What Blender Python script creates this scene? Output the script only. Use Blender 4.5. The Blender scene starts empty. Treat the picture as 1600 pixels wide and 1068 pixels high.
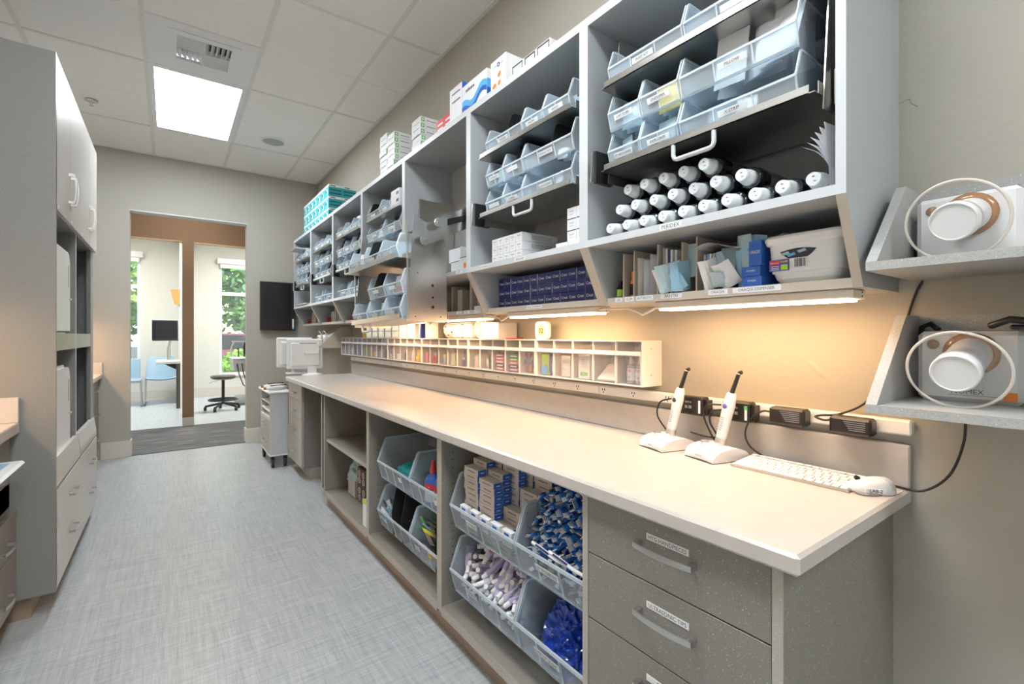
import bpy, bmesh, math, random
from mathutils import Vector, Matrix, Euler
SC = bpy.context.scene
COL = SC.collection
random.seed(11)
R = math.radians

# ------------------------------------------------------------------ camera, world, exposure
cam = bpy.data.cameras.new('camera'); camo = bpy.data.objects.new('camera', cam); COL.objects.link(camo)
cam.sensor_width = 36.0; cam.sensor_fit = 'HORIZONTAL'; cam.lens = 736.5/1600*36
cam.shift_y = -10/1600; cam.clip_start = .02; cam.clip_end = 200
camo.location = (0, 0, 1.205); camo.rotation_euler = (R(90), 0, -.62784)
SC.camera = camo
SC.view_settings.view_transform = 'Standard'; SC.view_settings.look = 'None'
SC.view_settings.gamma = 1.0; SC.view_settings.use_curve_mapping = False
SC.view_settings.exposure = 0.14
SC.cycles.use_denoising = True
SC.cycles.max_bounces = 10; SC.cycles.diffuse_bounces = 5; SC.cycles.glossy_bounces = 4
SC.cycles.transmission_bounces = 6; SC.cycles.transparent_max_bounces = 24
SC.cycles.caustics_reflective = False; SC.cycles.caustics_refractive = False
SC.cycles.sample_clamp_indirect = 6.0
world = bpy.data.worlds.new('world'); SC.world = world; world.use_nodes = True
wn = world.node_tree.nodes; wl = world.node_tree.links; wn.clear()
wo = wn.new('ShaderNodeOutputWorld'); wb = wn.new('ShaderNodeBackground'); ws = wn.new('ShaderNodeTexSky')
ws.sky_type = 'NISHITA'; ws.sun_disc = False; ws.sun_elevation = R(48); ws.sun_rotation = R(200); ws.altitude = 50
wb.inputs['Strength'].default_value = 1.1
wl.new(ws.outputs[0], wb.inputs[0]); wl.new(wb.outputs[0], wo.inputs[0])
sun = bpy.data.lights.new('sun', 'SUN'); suno = bpy.data.objects.new('sun', sun); COL.objects.link(suno)
sun.energy = 9.0; sun.angle = R(.6); sun.color = (1, .95, .86)
suno.rotation_euler = (R(42), R(12), 0)          # from behind the building, high: lights the shrubs outside
PANEL_E = 27.0          # recessed led panels, neutral-cool
ROOM_FILL_E = 50.0          # unseen fill panels added in the two treatment rooms
STRIP_E = 36.0         # warm strips below the wall cabinets
COOL = (.93, .97, 1.0); WARM = (1.0, .60, .30)

# ------------------------------------------------------------------ materials
MATS = {}
def _new(name):
    m = bpy.data.materials.new(name); m.use_nodes = True
    n = m.node_tree.nodes; l = m.node_tree.links
    return m, n, l, n['Principled BSDF']
def rgb(c): return (c[0], c[1], c[2], 1)
def mat(name, c, rough=.5, metal=0, spec=.5, bump=0, bscale=80, var=0, vscale=6, coat=0, alpha=1, trans=0):
    m, n, l, p = _new(name)
    p.inputs['Base Color'].default_value = rgb(c); p.inputs['Roughness'].default_value = rough
    p.inputs['Metallic'].default_value = metal; p.inputs['Specular IOR Level'].default_value = spec
    p.inputs['Coat Weight'].default_value = coat; p.inputs['Alpha'].default_value = alpha
    p.inputs['Transmission Weight'].default_value = trans
    if bump or var:
        tc = n.new('ShaderNodeTexCoord')
    if bump:
        t = n.new('ShaderNodeTexNoise'); t.inputs['Scale'].default_value = bscale; t.inputs['Detail'].default_value = 3
        b = n.new('ShaderNodeBump'); b.inputs['Strength'].default_value = bump; b.inputs['Distance'].default_value = .002
        l.new(tc.outputs['Object'], t.inputs['Vector']); l.new(t.outputs[0], b.inputs['Height']); l.new(b.outputs[0], p.inputs['Normal'])
    if var:
        t = n.new('ShaderNodeTexNoise'); t.inputs['Scale'].default_value = vscale; t.inputs['Detail'].default_value = 4
        r = n.new('ShaderNodeValToRGB'); r.color_ramp.elements[0].position = .3; r.color_ramp.elements[1].position = .7
        r.color_ramp.elements[0].color = rgb([x*(1-var) for x in c]); r.color_ramp.elements[1].color = rgb([min(1, x*(1+var)) for x in c])
        l.new(tc.outputs['Object'], t.inputs['Vector']); l.new(t.outputs[0], r.inputs[0]); l.new(r.outputs[0], p.inputs['Base Color'])
    MATS[name] = m; return m
def speckle(name, c, lo, hi, rough=.45, fine=520, dots=330, thr=.765, spec=.4):
    """plain laminate with fine grain and scattered pale chips"""
    m, n, l, p = _new(name)
    tc = n.new('ShaderNodeTexCoord')
    a = n.new('ShaderNodeTexNoise'); a.inputs['Scale'].default_value = fine; a.inputs['Detail'].default_value = 2
    r = n.new('ShaderNodeValToRGB'); r.color_ramp.elements[0].position = .32; r.color_ramp.elements[1].position = .68
    r.color_ramp.elements[0].color = rgb([x*lo for x in c]); r.color_ramp.elements[1].color = rgb([x*1.08 for x in c])
    b = n.new('ShaderNodeTexNoise'); b.inputs['Scale'].default_value = dots; b.inputs['Detail'].default_value = 0
    g = n.new('ShaderNodeValToRGB'); g.color_ramp.elements[0].position = thr; g.color_ramp.elements[1].position = thr+.03
    x = n.new('ShaderNodeMix'); x.data_type = 'RGBA'; x.inputs['B'].default_value = rgb([min(1, v*hi) for v in c])
    for t in (a, b): l.new(tc.outputs['Object'], t.inputs['Vector'])
    l.new(a.outputs[0], r.inputs[0]); l.new(b.outputs[0], g.inputs[0])
    l.new(r.outputs[0], x.inputs['A']); l.new(g.outputs[0], x.inputs['Factor']); l.new(x.outputs['Result'], p.inputs['Base Color'])
    p.inputs['Roughness'].default_value = rough; p.inputs['Specular IOR Level'].default_value = spec
    MATS[name] = m; return m
def emit(name, c, s):
    m, n, l, p = _new(name)
    e = n.new('ShaderNodeEmission'); e.inputs[0].default_value = rgb(c); e.inputs[1].default_value = s
    l.new(e.outputs[0], n['Material Output'].inputs[0]); n.remove(p); MATS[name] = m; return m
def clear(name, c, body, rough=.2, gl=.06):
    """see-through plastic: part of the light passes, part meets a smooth tinted body"""
    m, n, l, p = _new(name)
    t = n.new('ShaderNodeBsdfTransparent'); t.inputs[0].default_value = rgb([min(1, v*1.06) for v in c])
    p.inputs['Base Color'].default_value = rgb(c); p.inputs['Roughness'].default_value = rough
    p.inputs['Specular IOR Level'].default_value = .6
    x = n.new('ShaderNodeMixShader'); x.inputs[0].default_value = body
    l.new(t.outputs[0], x.inputs[1]); l.new(p.outputs[0], x.inputs[2]); l.new(x.outputs[0], n['Material Output'].inputs[0])
    MATS[name] = m; return m
def steel(name, c, rough):
    m, n, l, p = _new(name)
    tc = n.new('ShaderNodeTexCoord'); mp = n.new('ShaderNodeMapping'); mp.inputs['Scale'].default_value = (2, 2, 2)
    t = n.new('ShaderNodeTexNoise'); t.inputs['Scale'].default_value = 6; t.inputs['Detail'].default_value = 4
    t2 = n.new('ShaderNodeTexNoise'); t2.inputs['Scale'].default_value = 7; t2.inputs['Detail'].default_value = 3
    r = n.new('ShaderNodeMapRange'); r.inputs['To Min'].default_value = rough*.9; r.inputs['To Max'].default_value = rough*1.2
    r2 = n.new('ShaderNodeValToRGB'); r2.color_ramp.elements[0].color = rgb([v*.88 for v in c]); r2.color_ramp.elements[1].color = rgb([min(1, v*1.15) for v in c])
    l.new(tc.outputs['Object'], mp.inputs[0]); l.new(mp.outputs[0], t.inputs['Vector']); l.new(tc.outputs['Object'], t2.inputs['Vector'])
    l.new(t.outputs[0], r.inputs[0]); l.new(r.outputs[0], p.inputs['Roughness']); l.new(t2.outputs[0], r2.inputs[0]); l.new(r2.outputs[0], p.inputs['Base Color'])
    p.inputs['Metallic'].default_value = 1
    MATS[name] = m; return m
def floor_mat(name, c0, c1, rough, s=1.0):
    """woven-linen sheet vinyl: two crossing sets of fine threads"""
    m, n, l, p = _new(name)
    tc = n.new('ShaderNodeTexCoord'); outs = []
    for sc in ((150*s, 5*s, 1), (5*s, 150*s, 1), (40*s, 2*s, 1), (2*s, 40*s, 1)):
        mp = n.new('ShaderNodeMapping'); mp.inputs['Scale'].default_value = sc
        t = n.new('ShaderNodeTexNoise'); t.inputs['Scale'].default_value = 1; t.inputs['Detail'].default_value = 4; t.inputs['Roughness'].default_value = .65
        l.new(tc.outputs['Object'], mp.inputs[0]); l.new(mp.outputs[0], t.inputs['Vector']); outs.append(t.outputs[0])
    def add(a, b):
        q = n.new('ShaderNodeMath'); q.operation = 'ADD'; l.new(a, q.inputs[0]); l.new(b, q.inputs[1]); return q.outputs[0]
    tot = add(add(outs[0], outs[1]), add(outs[2], outs[3]))
    mr = n.new('ShaderNodeMapRange'); mr.inputs['From Min'].default_value = 1.6; mr.inputs['From Max'].default_value = 2.4
    l.new(tot, mr.inputs[0])
    r = n.new('ShaderNodeValToRGB'); r.color_ramp.elements[0].color = rgb(c0); r.color_ramp.elements[1].color = rgb(c1)
    l.new(mr.outputs[0], r.inputs[0]); l.new(r.outputs[0], p.inputs['Base Color'])
    p.inputs['Roughness'].default_value = rough; p.inputs['Specular IOR Level'].default_value = .5
    MATS[name] = m; return m
def carpet_mat(name):
    m, n, l, p = _new(name)
    tc = n.new('ShaderNodeTexCoord'); mp = n.new('ShaderNodeMapping'); mp.inputs['Scale'].default_value = (3, 26, 1)
    t = n.new('ShaderNodeTexNoise'); t.inputs['Scale'].default_value = 1; t.inputs['Detail'].default_value = 3
    f = n.new('ShaderNodeTexNoise'); f.inputs['Scale'].default_value = 240
    r = n.new('ShaderNodeValToRGB'); e = r.color_ramp.elements
    e[0].position = .36; e[0].color = (.075, .085, .10, 1); e[1].position = .68; e[1].color = (.30, .25, .15, 1)
    k = e.new(.56); k.color = (.13, .13, .13, 1)
    x = n.new('ShaderNodeMix'); x.data_type = 'RGBA'; x.blend_type = 'MULTIPLY'; x.inputs['Factor'].default_value = .5
    l.new(tc.outputs['Object'], mp.inputs[0]); l.new(mp.outputs[0], t.inputs['Vector']); l.new(tc.outputs['Object'], f.inputs['Vector'])
    l.new(t.outputs[0], r.inputs[0]); l.new(r.outputs[0], x.inputs['A']); l.new(f.outputs[0], x.inputs['B']); l.new(x.outputs['Result'], p.inputs['Base Color'])
    p.inputs['Roughness'].default_value = .95; MATS[name] = m; return m

mat('wall', (.39, .37, .315), .75, bump=.35, bscale=70)
mat('wall_far', (.385, .37, .325), .75, bump=.2, bscale=70)
mat('wall_unseen', (.72, .71, .68), .8)
mat('brown', (.27, .165, .098), .75, bump=.2)
mat('cream', (.66, .66, .60), .8)
speckle('tile', (.88, .86, .83), .93, 1.1, .9, 240, 420, .70, .2)
mat('grid', (.74, .74, .71), .5)
mat('white_metal', (.78, .79, .80), .45)
floor_mat('floor', (.255, .28, .295), (.47, .495, .505), .30, 1.5)
floor_mat('floor_room', (.42, .47, .49), (.62, .66, .67), .3)
carpet_mat('carpet')
mat('base_board', (.60, .57, .51), .5)
speckle('laminate', (.232, .218, .195), .82, 2.1, .42)
speckle('laminate_edge', (.40, .375, .33), .9, 1.5, .45)
speckle('laminate_bracket', (.40, .405, .39), .80, 1.5, .45)
speckle('laminate_tall', (.235, .237, .23), .82, 1.9, .42)
mat('front_tall', (.50, .485, .455), .35)
mat('cab', (.40, .43, .445), .42)
mat('cab_edge', (.58, .61, .63), .4)
mat('cab_dark', (.42, .42, .41), .5)
mat('toe', (.33, .255, .19), .5)  # tan puts the brownish shade and reflection near the floor into the colour
mat('counter', (.53, .49, .45), .28, var=.035, vscale=30, spec=.5)
mat('splash', (.47, .435, .395), .3, var=.04, vscale=25)
steel('steel', (.66, .645, .62), .28)
steel('brushed', (.70, .69, .67), .3)
mat('chrome', (.75, .74, .72), .16, metal=1)
mat('satin', (.62, .61, .59), .34, metal=1)
mat('olive', (.40, .41, .31), .5)
emit('panel_light', COOL, PANEL_E)
emit('room_fill_light', (1, .98, .95), ROOM_FILL_E)
emit('corridor_light', (1, .95, .88), 14)
emit('strip_light', WARM, STRIP_E)
emit('sconce_light', (1, .50, .18), 1.1)
mat('fixture', (.72, .66, .58), .45)
mat('outlet_strip', (.76, .74, .70), .4)
mat('basket_white', (.90, .90, .89), .35); mat('white', (.80, .80, .79), .35)
mat('white_soft', (.82, .82, .81), .55)
mat('device', (.72, .72, .715), .3, coat=.2)
mat('paper', (.80, .81, .83), .7)
mat('paper_warm', (.72, .68, .60), .7)
mat('black', (.012, .012, .013), .4); mat('charcoal', (.03, .03, .032), .6)
mat('black_gloss', (.010, .010, .012), .1)
mat('rubber', (.02, .02, .022), .6)
mat('adapter', (.018, .015, .013), .3)
mat('ink', (.03, .03, .035), .6)
mat('ink_grey', (.22, .22, .24), .6)
clear('bin', (.83, .89, .93), .28, .22)
clear('bin_rim', (.86, .91, .94), .58, .2)
clear('bin_base', (.74, .78, .81), .24, .22)
clear('bin_base_rim', (.76, .82, .86), .5, .2)
clear('acrylic', (.86, .85, .85), .10, .05); clear('shield', (.9, .9, .9), .035, .05)
clear('acrylic_rim', (.86, .80, .73), .72, .1)
clear('pane', (.95, .98, .98), .05, .02)
clear('pouch', (.55, .72, .78), .75, .25)
clear('film', (.80, .82, .85), .55, .15)
mat('label', (.80, .82, .84), .55)
mat('navy', (.018, .030, .18), .35)
mat('blue', (.02, .12, .50), .35)
mat('royal', (.008, .045, .36), .14, coat=.8, bump=1.0, bscale=45)
mat('pack_blue', (.02, .13, .42), .22, coat=.4)
mat('light_blue', (.30, .52, .68), .5)
mat('sky_blue', (.10, .42, .80), .4)
mat('teal', (.02, .34, .38), .45)
mat('teal_light', (.06, .50, .58), .45)
mat('teal_dark', (.008, .12, .15), .5)
mat('red', (.62, .05, .05), .4)
mat('pink', (.75, .12, .28), .4)
mat('magenta', (.70, .06, .38), .4)
mat('orange', (.85, .25, .04), .4)
mat('yellow', (.85, .62, .05), .4)
mat('green', (.10, .48, .10), .4)
mat('lime', (.42, .72, .06), .4)
mat('lavender', (.42, .38, .60), .35)
mat('lilac', (.55, .51, .66), .4)
mat('carton', (.54, .49, .44), .6)
mat('carton_grey', (.56, .57, .58), .55)
mat('carton_white', (.78, .79, .80), .5)
mat('bottle_dark', (.012, .016, .020), .12, coat=.5)
mat('cap_white', (.76, .80, .82), .4)
mat('bottle_label', (.14, .15, .16), .4)
mat('divider', (.50, .45, .38), .5)
mat('louver', (.20, .24, .27), .45)
mat('mount_ring', (.34, .15, .05), .25, coat=.5)
mat('cord', (.012, .012, .012), .4)
mat('cord_white', (.75, .70, .62), .5)
mat('beech', (.72, .50, .30), .45)
mat('chair_blue', (.34, .50, .62), .4)
mat('stool_brown', (.10, .075, .065), .4)
mat('stool_grey', (.35, .36, .35), .4)
mat('unit_grey', (.48, .49, .48), .4)
mat('screen', (.012, .014, .018), .14)
mat('tv_screen', (.012, .012, .014), .25)
mat('leaf_a', (.10, .24, .045), .6)
mat('leaf_b', (.24, .36, .05), .6)
mat('leaf_c', (.06, .16, .06), .6)
mat('bark', (.12, .08, .05), .9)
mat('lawn', (.12, .20, .05), .95, var=.4, vscale=3)
mat('fence', (.30, .28, .30), .8)
mat('paving', (.34, .33, .31), .9)
mat('car_red', (.16, .06, .07), .25, coat=.6)
mat('glass_dark', (.02, .025, .03), .08)
mat('lcd', (.42, .38, .22), .4)
mat('purple', (.12, .08, .40), .3)
def M(n): return MATS[n]

# ------------------------------------------------------------------ mesh building
WL = {}
class MB:
    def __init__(s): s.v = []; s.f = []; s.mi = []; s.sm = []; s.mats = []; s.cur = 0; s.X = None
    def mat(s, name):
        if name not in s.mats: s.mats.append(name)
        s.cur = s.mats.index(name); return s
    def add(s, vs, fs, smooth=False):
        o = len(s.v)
        if s.X is not None: vs = [s.X @ Vector(p) for p in vs]
        s.v.extend([tuple(p) for p in vs])
        for f in fs: s.f.append([o+i for i in f]); s.mi.append(s.cur); s.sm.append(smooth)
        return s
    def box(s, x0, x1, y0, y1, z0, z1, b=0):
        if x0 > x1: x0, x1 = x1, x0
        if y0 > y1: y0, y1 = y1, y0
        if z0 > z1: z0, z1 = z1, z0
        if b <= 0:
            vs = [(x, y, z) for z in (z0, z1) for y in (y0, y1) for x in (x0, x1)]
            return s.add(vs, [(0, 2, 3, 1), (4, 5, 7, 6), (0, 1, 5, 4), (2, 6, 7, 3), (0, 4, 6, 2), (1, 3, 7, 5)])
        b = min(b, (x1-x0)*.49, (y1-y0)*.49, (z1-z0)*.49)
        vs = []; idx = {}
        for i, x in enumerate((x0, x1)):
            for j, y in enumerate((y0, y1)):
                for k, z in enumerate((z0, z1)):
                    sx, sy, sz = (b, -b)[i], (b, -b)[j], (b, -b)[k]
                    for a, p in enumerate(((x, y+sy, z+sz), (x+sx, y, z+sz), (x+sx, y+sy, z))):
                        idx[i, j, k, a] = len(vs); vs.append(p)
        fs = []
        I = idx
        for i in (0, 1):
            q = [I[i, 0, 0, 0], I[i, 1, 0, 0], I[i, 1, 1, 0], I[i, 0, 1, 0]]; fs.append(q if i else q[::-1])
            q = [I[0, i, 0, 1], I[1, i, 0, 1], I[1, i, 1, 1], I[0, i, 1, 1]]; fs.append(q[::-1] if i else q)
            q = [I[0, 0, i, 2], I[1, 0, i, 2], I[1, 1, i, 2], I[0, 1, i, 2]]; fs.append(q if i else q[::-1])
        for i in (0, 1):
            for j in (0, 1):
                q = [I[i, j, 0, 0], I[i, j, 1, 0], I[i, j, 1, 1], I[i, j, 0, 1]]; fs.append(q if (i == j) else q[::-1])
                q = [I[0, i, j, 1], I[1, i, j, 1], I[1, i, j, 2], I[0, i, j, 2]]; fs.append(q if (i == j) else q[::-1])
                q = [I[i, 0, j, 2], I[i, 1, j, 2], I[i, 1, j, 0], I[i, 0, j, 0]]; fs.append(q if (i == j) else q[::-1])
        for i in (0, 1):
            for j in (0, 1):
                for k in (0, 1):
                    q = [I[i, j, k, 0], I[i, j, k, 1], I[i, j, k, 2]]; fs.append(q if (i+j+k) % 2 else q[::-1])
        return s.add(vs, fs)
    def prism(s, poly, axis, a, b):
        """extrude a 2-D outline along axis (x: poly is (y,z); y: (x,z); z: (x,y))"""
        n = len(poly)
        def P(p, t):
            return (t, p[0], p[1]) if axis == 'x' else (p[0], t, p[1]) if axis == 'y' else (p[0], p[1], t)
        vs = [P(p, a) for p in poly]+[P(p, b) for p in poly]
        ar = sum(poly[i][0]*poly[(i+1) % n][1]-poly[(i+1) % n][0]*poly[i][1] for i in range(n))
        flip = (ar > 0) ^ (a < b) ^ (axis == 'y')
        fs = [list(range(n)), list(range(n, 2*n))[::-1]]+[(i, i+n, (i+1) % n+n, (i+1) % n) for i in range(n)]
        if not flip: fs = [list(f)[::-1] for f in fs]
        return s.add(vs, fs)
    def cyl(s, p0, p1, r0, r1=None, n=16, cap=True, smooth=True):
        r1 = r0 if r1 is None else r1
        p0 = Vector(p0); p1 = Vector(p1); d = (p1-p0).normalized()
        u = d.orthogonal().normalized(); w = d.cross(u)
        vs = []
        for p, r in ((p0, r0), (p1, r1)):
            for i in range(n):
                a = 2*math.pi*i/n; vs.append(p+(u*math.cos(a)+w*math.sin(a))*r)
        s.add(vs, [(i, (i+1) % n, n+(i+1) % n, n+i) for i in range(n)], smooth)
        if cap:
            s.add(vs[:n], [list(range(n))[::-1]]); s.add(vs[n:], [list(range(n))])
        return s
    def lathe(s, prof, n=24, p0=(0, 0, 0), d=(0, 0, 1), sx=1.0, sy=1.0, smooth=True):
        """profile of (radius, height) spun about the axis d from p0"""
        p0 = Vector(p0); d = Vector(d).normalized(); u = d.orthogonal().normalized(); w = d.cross(u); vs = []
        for r, h in prof:
            for i in range(n):
                a = 2*math.pi*i/n; vs.append(p0+d*h+(u*math.cos(a)*sx+w*math.sin(a)*sy)*r)
        fs = []
        for k in range(len(prof)-1):
            for i in range(n): fs.append((k*n+i, k*n+(i+1) % n, (k+1)*n+(i+1) % n, (k+1)*n+i))
        s.add(vs, fs, smooth)
        if prof[0][0] > 1e-5: s.add(vs[:n], [list(range(n))[::-1]])
        if prof[-1][0] > 1e-5: s.add(vs[-n:], [list(range(n))])
        return s
    def tube(s, pts, r, n=8, smooth=True):
        pts = [Vector(p) for p in pts]; vs = []; u = None
        for i, p in enumerate(pts):
            d = (pts[min(i+1, len(pts)-1)]-pts[max(i-1, 0)]).normalized()
            u = d.orthogonal().normalized() if u is None else (u-d*u.dot(d)).normalized()
            w = d.cross(u)
            for k in range(n):
                a = 2*math.pi*k/n; vs.append(p+(u*math.cos(a)+w*math.sin(a))*r)
        fs = []
        for i in range(len(pts)-1):
            for k in range(n): fs.append((i*n+k, i*n+(k+1) % n, (i+1)*n+(k+1) % n, (i+1)*n+k))
        s.add(vs, fs, smooth); s.add(vs[:n], [list(range(n))[::-1]]); s.add(vs[-n:], [list(range(n))])
        return s
    def ring(s, c, d, r, t, n=36, m=8):
        c = Vector(c); d = Vector(d).normalized(); u = d.orthogonal().normalized(); w = d.cross(u); vs = []
        for i in range(n):
            a = 2*math.pi*i/n; e = u*math.cos(a)+w*math.sin(a)
            for k in range(m):
                b = 2*math.pi*k/m; vs.append(c+e*(r+t*math.cos(b))+d*t*math.sin(b))
        fs = [(i*m+k, ((i+1) % n)*m+k, ((i+1) % n)*m+(k+1) % m, i*m+(k+1) % m) for i in range(n) for k in range(m)]
        return s.add(vs, fs, True)
    def grid(s, fn, nu, nv, smooth=True, closed=False):
        vs = [fn(i/nu, j/nv) for j in range(nv+1) for i in range(nu+1)]
        return s.add(vs, [(j*(nu+1)+i, j*(nu+1)+i+1, (j+1)*(nu+1)+i+1, (j+1)*(nu+1)+i) for j in range(nv) for i in range(nu)], smooth)
    def mesh(s, name, off=(0, 0, 0)):
        me = bpy.data.meshes.new(name)
        ox, oy, oz = off
        me.from_pydata([(x-ox, y-oy, z-oz) for x, y, z in s.v], [], s.f)
        for n in (s.mats or ['white']): me.materials.append(MATS[n])
        me.polygons.foreach_set('material_index', s.mi); me.polygons.foreach_set('use_smooth', s.sm)
        me.update(); return me
    def build(s, name, parent=None, world=False, kind=None, loc=None):
        off = WL.get(parent, (0, 0, 0)) if (world and parent is not None) else (0, 0, 0)
        if loc is not None: off = loc
        me = s.mesh(name, off)
        o = bpy.data.objects.new(name, me); COL.objects.link(o)
        if parent is not None: o.parent = parent
        if loc is not None:
            pl = WL.get(parent, (0, 0, 0)) if parent is not None else (0, 0, 0)
            o.location = tuple(a-b for a, b in zip(loc, pl)); WL[o] = tuple(loc)
        else: WL[o] = WL.get(parent, (0, 0, 0)) if parent is not None else (0, 0, 0)
        if kind: o['kind'] = kind
        return o
def obj(name, me, parent=None, loc=None):
    o = bpy.data.objects.new(name, me); COL.objects.link(o)
    if parent is not None: o.parent = parent
    if loc is not None: o.location = loc
    return o
def tag(o, label, cat, group=None):
    o['label'] = label; o['category'] = cat
    if group: o['group'] = group
    return o
def thing(name, label, cat, loc=(0, 0, 0), group=None, rot=None):
    o = bpy.data.objects.new(name, None); COL.objects.link(o); o.location = loc
    o.empty_display_size = .05
    if rot is not None: o.rotation_euler = rot
    WL[o] = tuple(loc); return tag(o, label, cat, group)
def kids(o): return [c for c in o.children]
def copy_tree(o, loc, label=None, group=None, rot=None):
    def rec(a, parent):
        c = a.copy(); COL.objects.link(c)
        if parent is not None: c.parent = parent
        for ch in kids(a): rec(ch, c)
        return c
    c = rec(o, None); c.location = loc
    if rot is not None: c.rotation_euler = rot
    if label: c['label'] = label
    if group: c['group'] = group
    return c
def wbox(name, dims, m, parent=None, b=0, kind=None):
    return MB().mat(m).box(*dims, b=b).build(name, parent, world=True, kind=kind)
ORD = ['first', 'second', 'third', 'fourth', 'fifth', 'sixth', 'seventh', 'eighth', 'ninth', 'tenth', 'eleventh', 'twelfth', 'thirteenth']

# ------------------------------------------------------------------ lettering
TXT = {}
FACE = {'-x': ((0, -1, 0), (0, 0, 1), (-1, 0, 0)), '+x': ((0, 1, 0), (0, 0, 1), (1, 0, 0)), '-y': ((1, 0, 0), (0, 0, 1), (0, -1, 0)), '+z': ((0, -1, 0), (1, 0, 0), (0, 0, 1))}
def text_mesh(t, m='ink', bold=0.0):
    k = (t, m, bold)
    if k in TXT: return TXT[k]
    cu = bpy.data.curves.new('lettering', 'FONT'); cu.body = t; cu.size = 1; cu.align_x = 'CENTER'; cu.align_y = 'CENTER'
    cu.resolution_u = 2; cu.offset = bold
    o = bpy.data.objects.new('lettering', cu); COL.objects.link(o)
    dg = bpy.context.evaluated_depsgraph_get(); me = bpy.data.meshes.new_from_object(o.evaluated_get(dg))
    bpy.data.objects.remove(o); bpy.data.curves.remove(cu)
    me.name = 'lettering'; me.materials.clear(); me.materials.append(MATS[m]); TXT[k] = me
    return me
def lettering(parent, t, c, h, face='-x', m='ink', wmax=None, bold=0.0, name='lettering', local=False, rotm=None, w=None):
    me = text_mesh(t, m, bold)
    xs = [v.co.x for v in me.vertices] or [0, 1]; ys = [v.co.y for v in me.vertices] or [0, 1]
    tw = max(xs)-min(xs); th = max(ys)-min(ys)
    sy = h/max(th, 1e-4); sx = sy
    if w: sx = w/tw
    elif wmax and tw*sx > wmax: sx = wmax/tw
    X, Y, N = [Vector(v) for v in FACE[face]]
    c = Vector(c)-X*((max(xs)+min(xs))/2*sx)-Y*((max(ys)+min(ys))/2*sy)
    off = Vector((0, 0, 0)) if local else Vector(WL.get(parent, (0, 0, 0)))
    mt = Matrix.Identity(4)
    for i in range(3): mt[i][0] = X[i]*sx; mt[i][1] = Y[i]*sy; mt[i][2] = N[i]*sy
    mt.translation = c-off
    if rotm is not None: mt = rotm @ mt
    o = bpy.data.objects.new(name, me); COL.objects.link(o); o.parent = parent; o.matrix_local = mt
    return o
def sticker(parent, t, c, w, h, face='-x', m='label', ink='ink', name='label', th=.0008, fit=.62, local=False):
    """a thin stuck-on label with its printed words as a sub-part"""
    X, Y, N = [Vector(v) for v in FACE[face]]; c = Vector(c)
    a = c-X*w/2-Y*h/2; b = c+X*w/2+Y*h/2+N*th
    mb = MB().mat(m).box(a.x, b.x, a.y, b.y, a.z, b.z)
    if local: o = mb.build(name, parent)
    else: o = mb.build(name, parent, world=True)
    if t: lettering(o, t, c+N*(th+.0003), h*fit, face, ink, wmax=w*.9, local=local)
    return o
# ------------------------------------------------------------------ room shell
W, F, ZC, XL, YB = 1.461, 6.045, 3.045, -1.13, -2.7
HY = 7.66                     # wall across the corridor
RY = 11.1                     # outside wall with the windows
def wall(name, m, *dims): return wbox(name, dims, m, kind='structure')
fl = wall('floor', 'floor', XL-.2, W+.2, YB-.2, F+.03, -.1, 0)
wall('floor_corridor', 'carpet', -3.2, 3.4, F+.03, HY+.02, -.1, 0)
wbox('trim_threshold', (-.323, .69, F+.015, F+.045, 0, .004), 'rubber', kind='structure')
wall('floor_rooms', 'floor_room', -3.2, 3.4, HY+.02, RY+.2, -.1, -.001)
wall('wall_right', 'wall', W, W+.15, YB-.15, F, 0, ZC+.1)
wall('wall_left', 'wall_unseen', XL-.15, XL, YB-.15, F, 0, ZC+.1)
wall('wall_near', 'wall_unseen', XL-.15, W+.15, YB-.15, YB, 0, ZC+.1)
# far wall with its doorway
DX0, DX1, DZ = -.323, .70, 2.46
mb = MB().mat('wall_far').box(XL-.15, DX0, F, F+.13, 0, ZC+.1).box(DX1, W+.15, F, F+.13, 0, ZC+.1).box(DX0, DX1, F, F+.13, DZ, ZC+.1)
mb.build('wall_far', kind='structure')
wbox('trim_1', (DX0-.004, DX1+.004, F-.004, F+.13, DZ-.006, DZ+.004), 'cab_edge', kind='structure')
wbox('baseboard_far', (-.545, DX0+.002, F-.012, F, 0, .16), 'base_board', kind='structure', b=.002)
wbox('baseboard_far_right', (DX1-.002, W, F-.012, F, 0, .16), 'base_board', kind='structure', b=.002)
wbox('baseboard_jamb_left', (DX0, DX0+.012, F-.012, F+.13, 0, .16), 'base_board', kind='structure', b=.002)
wbox('baseboard_jamb_right', (DX1-.012, DX1, F-.012, F+.13, 0, .16), 'base_board', kind='structure', b=.002)
wbox('baseboard_right', (W-.012, W, 4.70, F-.012, 0, .16), 'base_board', kind='structure', b=.002)
# ceiling: slab, grid bars, tiles
cl = wall('ceiling', 'white_soft', XL-.2, W+.2, YB-.2, F+.13, ZC+.06, ZC+.16)
GX = [XL, -.732, -.131, .482, 1.095, W]; GY = [YB, -2.09, -.87, .35, 1.57, 2.79, 4.01, 5.23, F]
for x in GX[1:-1]: wbox('grid_bar', (x-.012, x+.012, YB, F, ZC-.002, ZC+.03), 'grid', cl)
for y in GY[1:-1]: wbox('grid_bar', (XL, W, y-.010, y+.010, ZC-.001, ZC+.028), 'grid', cl)
wbox('grid_bar', (-.119, .470, 3.39, 3.41, ZC-.001, ZC+.028), 'grid', cl)
for n, d in (('wall_angle', (W-.022, W, YB, F, ZC-.003, ZC+.03)), ('wall_angle', (XL, XL+.022, YB, F, ZC-.003, ZC+.03)), ('wall_angle', (XL, W, F-.016, F, ZC-.003, ZC+.03))):
    wbox(n, d, 'grid', cl)
LIGHTS = [(2, 6), (2, 3), (2, 1)]
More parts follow.
